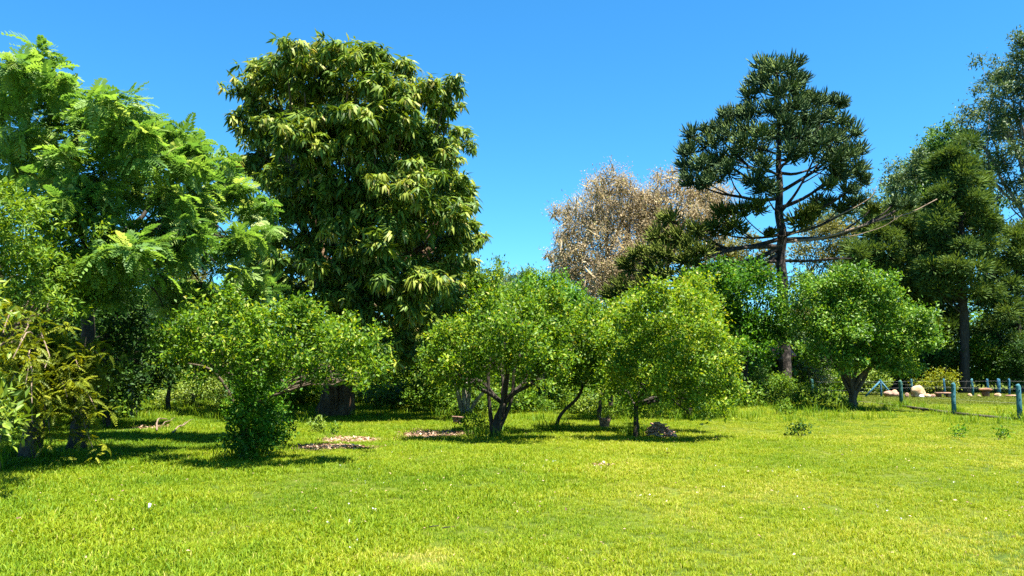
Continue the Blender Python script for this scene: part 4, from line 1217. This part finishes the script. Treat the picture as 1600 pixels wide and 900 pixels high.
fence('near_fence', 'near wire fence on stout peeling blue posts with a low kerb', FENCE_P, 1.17, .08, ['blue_paint', 'blue_paint', 'green_paint', 'blue_paint', 'green_paint', 'green_paint'], (.5, .88), 701)
far_px = [1178, 1197, 1272, 1297, 1375, 1423, 1474, 1518, 1542, 1559, 1575, 1604]
far_p = [at(x, 580, 50.0 + .4 * math.sin(x)) for x in far_px]
fence('far_fence', 'far blue paddock fence with a braced corner post under the conifers', far_p, 1.12, .068, ['blue_bright', 'blue_paint', 'blue_bright', 'blue_bright', 'blue_bright', 'blue_paint'], (.5, .88), 702,
      braces=[(4, -1.05, -.05), (4, .75, -.05)], thick=(9, 11))
# kerb along the near fence
r = np.random.default_rng(71)
for a, b in zip(FENCE_P[:3], FENCE_P[1:4]):
    a, b = a.copy(), b.copy()
    g = Geo()
    dv = b - a
    g.box((a + b) / 2 + np.array([0, .0, .03]), (np.linalg.norm(dv) / 2 - .1, .04, .06), rz=math.atan2(dv[1], dv[0]))
    tag(obj('kerb', g.mesh('kerb'), M['concrete']), kind='structure')


# ------------------------------------------------------------------ stones, slab, shelter, stumps, sticks
def rock(name, label, px, py, rx, ry, rz, mat, seed, d=None, lump=.13, dz=.0):
    r = np.random.default_rng(seed)
    base = ground(px, py) if d is None else at(px, 580, d)
    base[2] = 0
    u, v = np.linspace(0, 2 * math.pi, 25)[:-1], np.linspace(-math.pi / 2, math.pi / 2, 13)
    U, W = np.meshgrid(u, v)
    D = np.stack([np.cos(U) * np.cos(W), np.sin(U) * np.cos(W), np.sin(W)], -1).reshape(-1, 3)
    k = r.normal(size=(7, 3)) * np.array([[2.2]] * 3 + [[5.]] * 4)
    f = 1 + lump * (np.sin(D @ k.T + r.uniform(0, 6, 7)) * np.array([.5, .5, .4, .25, .25, .2, .2])).sum(1)
    P = D * f[:, None] * np.array([rx, ry, rz]) + UP * (rz * .72 + dz)
    P[:, 2] = np.maximum(P[:, 2], -.05 + dz)
    T = []
    for i in range(12):
        for j in range(24):
            a, b = i * 24 + j, i * 24 + (j + 1) % 24
            T += [(a, b, b + 24), (a, b + 24, a + 24)]
    o = obj(name, mesh_from(name, P, np.array(T), smooth=True), M[mat])
    o.location = base
    return tag(o, label, 'rock')


rock('boulder', 'large cream boulder with a brown stained underside in the paddock', 1432, 622, .46, .36, .40, 'rock_cream', 801, d=47.5)
rock('stone', 'white stone in front of the cream boulder', 1438, 622, .15, .13, .11, 'paper', 802, d=46.8)
rock('stone', 'buff stone touching the end of the cream boulder', 1446, 622, .22, .18, .14, 'rock_cream', 803, d=47.2)
rock('stone', 'small dark pink stone next to the slab', 1455, 622, .15, .13, .13, 'rock_pink', 804, d=47.2)
rock('stone', 'small white tipped stone on the shaded end of the boulder', 1415, 622, .13, .12, .17, 'rock_pink', 805, d=47.4)
rock('boulder', 'pinkish flat rock mound below the braced fence post', 1392, 620, .48, .36, .22, 'rock_pink', 806, d=48.6)
rock('stone', 'pointed buff rock standing on the pinkish mound', 1396, 618, .20, .18, .27, 'rock_cream', 807, d=49.2)
rock('stone', 'pale round stone at the foot of the grove trunk', 1513, 620, .13, .12, .12, 'rock_cream', 808, d=48.6)
rock('stone', 'buff stone lying under the brown capped rock', 1527, 620, .10, .1, .08, 'rock_cream', 809, d=48.4)
rock('stone', 'light stone leaning before the thick blue post', 1556, 620, .22, .15, .14, 'rock_cream', 810, d=48.4)
rock('stone', 'flat tan stone at the end of the paddock rocks', 1578, 620, .42, .2, .08, 'rock_pink', 811, d=48.6)
# brown mushroom-like rock: a cap on a foot
base = at(1538, 580, 48.6); base[2] = 0
root = thing('capped_rock', 'red brown capped rock standing on a dark foot by the fence', 'rock', base)
a = rock('foot', None, 1538, 620, .24, .22, .26, 'rock_brown', 812, d=48.6)
b = rock('cap', None, 1538, 620, .42, .3, .13, 'rock_brown', 813, d=48.6, dz=.36)
for o in (a, b):
    for key in ('label', 'category'):
        if key in o: del o[key]
    o.parent = root
    o.location = (0, 0, 0)
# stone slab on two blocks
base = at(1472, 580, 47.4); base[2] = 0
root = thing('stone_bench', 'low reddish slab bench beside the boulders', 'bench', base)
g = Geo(); g.box((0, 0, .27), (.45, .2, .05)); obj('seat', g.mesh('seat'), M['rock_pink'], root)
for s in (-1, 1):
    g = Geo(); g.box((s * .3, 0, .11), (.1, .16, .115)); obj('leg', g.mesh('leg'), M['rock_brown'], root)


def shelter():
    r = np.random.default_rng(820)
    base = at(1190, 580, 45.5); base[2] = 0
    root = thing('tiled_shelter', 'small shelter with a terracotta tiled roof half hidden by leaves', 'shelter', base)
    w, dp, ze, zr = 1.6, 1.0, 2.35, 3.0
    for sx in (-1, 1):
        for sy in (-1, 1):
            g = Geo()
            g.box((sx * (w - .35), sy * (dp - .2), ze / 2), (.07, .07, ze / 2))
            obj('post', g.mesh('post'), M['bark'], root)
    for sx in (-1, 1):
        g = Geo(); g.box((sx * (w - .35), 0, ze + .045), (.05, dp, .045)); obj('beam', g.mesh('beam'), M['bark_dark'], root)
    g = Geo()
    a = math.atan2(zr - ze, dp + .25)
    for s in (-1, 1):
        for row in range(7):
            for c in range(16):
                t = (row + .5) / 7
                y, z = s * (dp + .25) * (1 - t), ze + .1 + (zr - ze) * t
                g.box((-w + (c + .5) * 2 * w / 16, y, z + .02 * (c % 2) + r.normal() * .004), (.115, .13, .012), r.uniform(), 0, -s * a)
    roof = obj('roof', g.mesh('roof'), M['tile'], root, 'stuff')
    return root


shelter()

# brick block near the pale citrus: courses of bricks
base = ground(715, 664); base[2] = float(gz(base[0], base[1]))
root = thing('brick_block', 'small weathered block of stacked bricks in the orchard grass', 'block', base)
root.scale = (.72,) * 3
bm = Geo(); bm.box((0, 0, 0), (.098, .09, .047)); bme = bm.mesh('brick'); bme.materials.append(M['brick'])
r = np.random.default_rng(830)
for row in range(3):
    for c in range(2):
        o = obj('brick', bme, None, root)
        o.location = (-.1 + c * .2 + (row % 2) * .01, r.normal() * .008, .048 + row * .098)
        o.rotation_euler = (0, 0, r.normal() * .06)
o = obj('cap_slab', None or (lambda g: (g.box((0, 0, 0), (.25, .13, .022)), g.mesh('cap_slab'))[1])(Geo()), M['brick'], root)
o.location = (.01, 0, .318); o.rotation_euler = (0, .07, .1)

# frayed stump
base = ground(945, 668); base[2] = float(gz(base[0], base[1]))
root = thing('tree_stump', 'frayed brown wooden stump in the sunlit strip between citrus trunks', 'stump', base)
root.scale = (.85,) * 3
g = Geo()
pts = np.array([[0, 0, -.05], [0, 0, .1], [.01, 0, .22], [.02, 0, .33]])
tube(g, pts, [.10, .13, .17, .19], 14, .3, r=r)
obj('trunk', g.mesh('trunk', None, True), M['stump_wood'], root)
for k in range(9):
    g = Geo()
    a = r.uniform(0, 6.28)
    tube(g, curve(np.array([math.cos(a) * .12, math.sin(a) * .12, .25]), np.array([math.cos(a) * .2, math.sin(a) * .2, r.uniform(.36, .46)]), 0, .03, 4, r), [.03, .025, .018, .006], 5, .2, r=r)
    obj('splinter', g.mesh('splinter', None, True), M['stump_wood'], root)

# pile of sticks: every stick a thing that could be lifted off
base = ground(1030, 681); base[2] = float(gz(base[0], base[1]))
sticks = [('thin pale stick', 'litter_wood'), ('dark bark stick', 'stump_wood'), ('reddish stick', 'litter_wood')]
root = thing('stick_pile', 'heap of cut brown and pinkish sticks at the foot of the citrus', 'pile', base)
for k in range(80):
    g = Geo()
    a = r.normal() * .5 + (math.pi if r.uniform() < .5 else 0)
    L = r.uniform(.14, .34)
    rad_ = abs(r.normal()) * .17
    c = np.array([np.clip(r.normal() * .16, -.3, .3), r.normal() * .12, 0.])
    c[2] = .03 + .36 * max(0, 1 - (abs(c[0]) / .34) ** 2) * r.uniform()
    dv = np.array([math.cos(a), math.sin(a) * .7, r.normal() * .28]) * L / 2
    if c[2] - abs(dv[2]) < .02: c[2] = abs(dv[2]) + .03
    tube(g, np.array([c - dv, c + r.normal(size=3) * .01, c + dv]), [.022, .02, .016], 6, .15, r=r)
    obj('stick', g.mesh('stick'), M[sticks[k % 3][1]], root)

# stray bits on the lawn
g = Geo(); g.add(np.array([[-.02, 0, .0], [.02, .01, 0], [.022, .03, .09], [-.012, .02, .1], [.0, -.012, .05], [.004, .03, .05]]), [(0, 1, 4), (1, 2, 4), (2, 3, 4), (3, 0, 4), (1, 0, 5), (2, 1, 5), (3, 2, 5), (0, 3, 5)])
p = ground(232, 803); o = obj('paper_scrap', g.mesh('paper_scrap'), M['paper']); o.location = (p[0], p[1], float(gz(p[0], p[1])) + .05); o.scale = (.7,) * 3
tag(o, 'small white paper scrap standing in the sunny grass', 'litter')
for px, py, L, lab in ((678, 826, .05, 'short dark twig lying alone in the bright lawn'), (697, 828, .04, 'tiny twig piece beside the dark twig')):
    p = ground(px, py)
    g = Geo(); tube(g, np.array([[-L, 0, 0], [0, .01, .006], [L, 0, .012]]), [.007, .006, .004], 6, .1, r=r)
    o = obj('twig', g.mesh('twig', None, True), M['bark_dark']); o.location = (p[0], p[1], float(gz(p[0], p[1])) + .075)
    tag(o, lab, 'twig')
for k, (x0, y0, x1, y1, lab) in enumerate(((245, 677, 262, 665, 'fallen forked branch on the litter in the shady gap'), (270, 680, 290, 668, 'second fallen branch beside the sunlit litter'))):
    a, b = ground(x0, y0), ground(x1, y1)
    g = Geo(); tube(g, curve(a + UP * .08, b + UP * .16, .03, .05, 8, r), np.linspace(.025, .01, 8), 6, .1, r=r)
    tube(g, curve((a + b) / 2 + UP * .12, b + np.array([.3, -.2, .25]), .03, .05, 6, r), np.linspace(.015, .006, 6), 5, .1, r=r)
    tag(obj('fallen_branch', g.mesh('fallen_branch', None, True), M['deadwood']), lab, 'branch')

# leaf litter on the worn patches
for (kind, px, py, hw, hd, lab), (cx, cy, rx, ry) in zip(PATCHES, patch_w):
    r = np.random.default_rng(px)
    n = int(min(1500, max(60, 900 * rx * ry * 4)))
    a, q = r.uniform(0, 6.28, n), np.sqrt(r.uniform(0, 1.2, n))
    q = q * (1 + .25 * np.sin(a * 3 + 1) + .15 * np.sin(a * 7))
    x, y = cx + np.cos(a) * q * rx, cy + np.sin(a) * q * ry
    P = np.stack([x, y, gz(x, y) + r.uniform(.01, .035, n)], 1)
    D = np.stack([r.normal(size=n), r.normal(size=n), r.normal(size=n) * .15], 1)
    V, T, A = place(leaf_ovate(.5), P, D, UP + r.normal(size=(n, 3)) * .3, r.uniform(.05, .13, n), r.uniform(0, 1, n))
    tag(obj('leaf_litter', mesh_from('leaf_litter', V, T, A), M['litter']), lab, 'leaf litter', kind='stuff')
    # the worn earth below it
    th = np.linspace(0, 2 * math.pi, 33)[:-1]
    rr = 1.02 * (1 + .25 * np.sin(th * 3 + 1) + .12 * np.sin(th * 7))
    X, Y = cx + np.cos(th) * rr * rx, cy + np.sin(th) * rr * ry
    V = np.concatenate([np.stack([X, Y, gz(X, Y) + .008], 1), [[cx, cy, float(gz(cx, cy)) + .012]]])
    T = np.array([(i, (i + 1) % 32, 32) for i in range(32)])
    tag(obj('bare_earth', mesh_from('bare_earth', V, T, smooth=True), M['path_soil']), kind='structure')
cx, cy, rx, ry = SOIL_BED
th = np.linspace(0, 2 * math.pi, 41)[:-1]
rr = 1 + .12 * np.sin(th * 3 + 1) + .06 * np.sin(th * 7)
X, Y = cx + np.cos(th) * rr * rx, cy + np.sin(th) * rr * ry
V = np.concatenate([np.stack([X, Y, gz(X, Y) + .02], 1), [[cx, cy, float(gz(cx, cy)) + .03]]])
tag(obj('bare_earth', mesh_from('bare_earth', V, np.array([(i, (i + 1) % 40, 40) for i in range(40)]), smooth=True), M['path_soil']), kind='structure')
tag(obj('edging_board', (lambda g: (g.box((0, 0, .06), (1.0, .04, .07), rz=-.05), g.mesh('edging_board'))[1])(Geo()), M['deadwood']), 'pale edging board round the bare soil bed', 'board').location = (-10.1, 14.2, 0)


# ------------------------------------------------------------------ grass
def tuft_mesh(name, seed, n, rad, h, w, mat, lean=.45, lo=.2, hi=.7):
    r = np.random.default_rng(seed)
    V, T, A = [], [], []
    for i in range(n):
        a, q = r.uniform(0, 6.28), rad * math.sqrt(r.uniform())
        p = np.array([q * math.cos(a), q * math.sin(a), -.01])
        b = r.uniform(0, 6.28)
        dr = np.array([math.cos(b), math.sin(b), 0])
        sd = np.array([-dr[1], dr[0], 0]) * w * r.uniform(.6, 1.2) / 2
        H = h * r.uniform(.5, 1.15)
        ln = lean * r.uniform(.2, 1.5)
        m_ = p + UP * H * .62 + dr * H * ln * .35
        tip = p + UP * H * (1 - .25 * ln) + dr * H * ln * 1.1
        k = len(V)
        V += [p - sd * .7, p + sd * .7, m_ + sd, m_ - sd, tip]
        T += [(k, k + 1, k + 2), (k, k + 2, k + 3), (k + 3, k + 2, k + 4)]
        t = lo + (hi - lo) * r.beta(2, 2)
        if r.uniform() < .06: t += .3
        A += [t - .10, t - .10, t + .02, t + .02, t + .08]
    me = mesh_from(name, np.array(V), np.array(T), np.array(A))
    me.materials.append(M[mat])
    return bpy.data.objects.new(name, me)


def scatter(name, label, P, scl, patch, tmpl, seed):
    """tufts set out over the ground by a geometry-node group"""
    r = np.random.default_rng(seed)
    n = len(P)
    me = bpy.data.meshes.new(name)
    me.vertices.add(n)
    me.vertices.foreach_set('co', P.astype(np.float32).ravel())
    rot = np.stack([r.normal(size=n) * .12, r.normal(size=n) * .12, r.uniform(0, 6.28, n)], 1).astype(np.float32)
    me.attributes.new('rot', 'FLOAT_VECTOR', 'POINT').data.foreach_set('vector', rot.ravel())
    me.attributes.new('scl', 'FLOAT', 'POINT').data.foreach_set('value', scl.astype(np.float32))
    me.attributes.new('patch', 'FLOAT', 'POINT').data.foreach_set('value', patch.astype(np.float32))
    me.attributes.new('pick', 'INT', 'POINT').data.foreach_set('value', r.integers(len(tmpl), size=n).astype(np.int32))
    o = bpy.data.objects.new(name, me)
    C.objects.link(o)
    col = bpy.data.collections.new(name + '_tufts')
    for t in tmpl:
        col.objects.link(t)
    ng = bpy.data.node_groups.new(name, 'GeometryNodeTree')
    ng.interface.new_socket('Geometry', in_out='INPUT', socket_type='NodeSocketGeometry')
    ng.interface.new_socket('Geometry', in_out='OUTPUT', socket_type='NodeSocketGeometry')
    N, K = ng.nodes, ng.links
    gi, go = N.new('NodeGroupInput'), N.new('NodeGroupOutput')
    ci = N.new('GeometryNodeCollectionInfo')
    ci.inputs['Collection'].default_value = col
    ci.inputs['Separate Children'].default_value = True
    ci.inputs['Reset Children'].default_value = True
    ip = N.new('GeometryNodeInstanceOnPoints')
    ip.inputs['Pick Instance'].default_value = True
    def attr(nm, tp):
        q = N.new('GeometryNodeInputNamedAttribute')
        q.data_type = tp
        q.inputs['Name'].default_value = nm
        return q.outputs['Attribute']
    K.new(gi.outputs[0], ip.inputs['Points'])
    K.new(ci.outputs[0], ip.inputs['Instance'])
    K.new(attr('pick', 'INT'), ip.inputs['Instance Index'])
    K.new(attr('rot', 'FLOAT_VECTOR'), ip.inputs['Rotation'])
    K.new(attr('scl', 'FLOAT'), ip.inputs['Scale'])
    K.new(ip.outputs[0], go.inputs[0])
    md = o.modifiers.new('tufts', 'NODES')
    md.node_group = ng
    return tag(o, label, 'grass', kind='stuff')


def field(bands, r):
    out = []
    for y0, y1, dens, s in bands:
        n = int(dens * (y1 - y0) * (1.56 * y1 + 6))
        y = r.uniform(y0, y1, n)
        x = r.uniform(-.78 * y1 - 3, .78 * y1 + 3, n)
        k = np.abs(x) < .74 * y + 2.6
        out.append(np.stack([x[k], y[k], np.full(k.sum(), s)], 1))
    return np.concatenate(out)


r = np.random.default_rng(900)
Q = field([(4.4, 8, 170, 1.0), (8, 12, 140, 1.05), (12, 18, 95, 1.2), (18, 28, 52, 1.45), (28, 50, 16, 2.0), (50, 80, 5, 2.8)], r)
x, y, s = Q.T
keep = ~in_paddock(x, y)
for cx, cy, rx, ry in patch_w:
    e = ((x - cx) / rx) ** 2 + ((y - cy) / ry) ** 2
    keep &= ~((e < 1.0 + .5 * noise2(x, y, .4, 12)) & (r.uniform(size=len(x)) < .93))
cx, cy, rx, ry = SOIL_BED
keep &= ~((((x - cx) / rx) ** 2 + ((y - cy) / ry) ** 2 < .95) & (r.uniform(size=len(x)) < .95))
x, y, s = x[keep], y[keep], s[keep]
big = noise2(x, y, 3.4, 21) * .10 + noise2(x, y, 1.1, 22) * .085 + noise2(x, y, .45, 23) * .07
side = np.clip((x / np.maximum(y, 3) + .25) * .22, -.14, .14)         # greener, lusher sward towards the trees at the side
lush = np.clip((y - 15) / 10, 0, 1) * -.05
bald = np.clip(noise2(x, y, 1.6, 25) - .35, 0, 1) * np.clip((9.5 - y) / 3, 0, 1) * .8
pb = ground(650, 868)
bald = bald + .34 * np.exp(-((x - pb[0]) / .5) ** 2 - ((y - pb[1]) / .35) ** 2) * (1 + noise2(x, y, .3, 26))
patch = big + side + lush + bald + .035
hgt = s * (1 + .35 * noise2(x, y, 1.3, 24) + .15 * noise2(x, y, .5, 27)) * (1 - np.clip(bald, 0, .4)) * np.clip(1.15 - (x / np.maximum(y, 3) + .15) * .6, .78, 1.4) * r.uniform(.8, 1.25, len(x))
P = np.stack([x, y, gz(x, y)], 1)
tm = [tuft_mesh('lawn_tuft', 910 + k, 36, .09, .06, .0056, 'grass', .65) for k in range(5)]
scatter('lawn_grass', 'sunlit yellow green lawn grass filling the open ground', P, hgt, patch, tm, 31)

# longer seeding grass along the trees and the fence
r = np.random.default_rng(940)
n = 5200
y = r.uniform(19, 46, n); x = r.uniform(-30, 30, n)
w_ = noise2(x, y, 3.0, 41) + .7 * noise2(x, y, 1.0, 42)
zone = ((y > 23.5) & (x > 8) & (x < 19) & ~in_paddock(x, y)) | ((y > 24) & (y < 46) & (x < 8))
k = zone & (w_ > -.05) & (np.abs(x) < .75 * y)
fx, fy = [], []
for bx, by, br in FEET + [(p[0], p[1], .08) for p in FENCE_P] + [(ground(524, 650)[0], ground(524, 650)[1], .6), (ground(47, 722)[0], ground(47, 722)[1], .2)]:
    a = r.uniform(0, 6.28, 14)
    q = br * 1.25 + .05 + np.abs(r.normal(size=14)) * .22
    fx.append(bx + np.cos(a) * q); fy.append(by + np.sin(a) * q)
x, y = np.concatenate([x[k]] + fx), np.concatenate([y[k]] + fy)
P = np.stack([x, y, gz(x, y)], 1)
tm2 = [tuft_mesh('tall_tuft', 950 + k, 16, .16, .34, .016, 'grass', .5, .15, .6) for k in range(3)]
scatter('tall_grass', 'taller unmown grass round the orchard trunks and fence', P, r.uniform(.6, 1.35, len(x)), noise2(x, y, 2.0, 43) * .12 + .05, tm2, 32)

# mown paddock beyond the near fence
r = np.random.default_rng(960)
n = 60000
y = r.uniform(24, 64, n); x = r.uniform(13, 62, n)
k = in_paddock(x, y) & (x < .8 * y + 4)
x, y = x[k], y[k]
P = np.stack([x, y, gz(x, y) * np.clip(1 - (np.hypot(x, y) - 60) / 60, 0, 1)], 1)
tm3 = [tuft_mesh('paddock_tuft', 970 + k, 14, .16, .07, .02, 'paddock_grass', .5) for k in range(3)]
scatter('paddock_grass', 'short olive mown grass inside the fenced paddock', P, r.uniform(.8, 1.3, len(x)), noise2(x, y, 2.2, 44) * .2, tm3, 33)

# clover flowers and dry flecks in the lawn
r = np.random.default_rng(980)
n = 500
y = r.uniform(5, 16, n); x = r.uniform(-.7, .72, n) * y
k = (noise2(x, y, 1.2, 51) + .6 * noise2(x, y, .4, 52) > .35) & (x > -.25 * y)
x, y = x[k], y[k]
P = np.stack([x, y, gz(x, y) + r.uniform(.06, .09, len(x))], 1)
V, T, A = place(leaf_ovate(.8), np.repeat(P, 3, 0) + r.normal(size=(len(P) * 3, 3)) * .006, rand_dirs(len(P) * 3, r), rand_dirs(len(P) * 3, r) + UP, r.uniform(.010, .02, len(P) * 3), r.uniform(0, 1, len(P) * 3))
tag(obj('clover_flowers', mesh_from('clover_flowers', V, T, A), M['flower']), 'tiny white clover flowers sprinkled through the lawn', 'flowers', kind='stuff')
n = 700
y = r.uniform(5, 22, n); x = r.uniform(-.7, .75, n) * y
P = np.stack([x, y, gz(x, y) + r.uniform(.05, .09, n)], 1)
V, T, A = place(leaf_ovate(.45), P, rand_dirs(n, r) * np.array([1, 1, .3]), UP + r.normal(size=(n, 3)) * .4, r.uniform(.02, .05, n), r.uniform(.2, 1, n))
tag(obj('fallen_leaves', mesh_from('fallen_leaves', V, T, A), M['litter']), 'scattered dry tan leaves fallen on the lawn', 'leaves', kind='stuff')
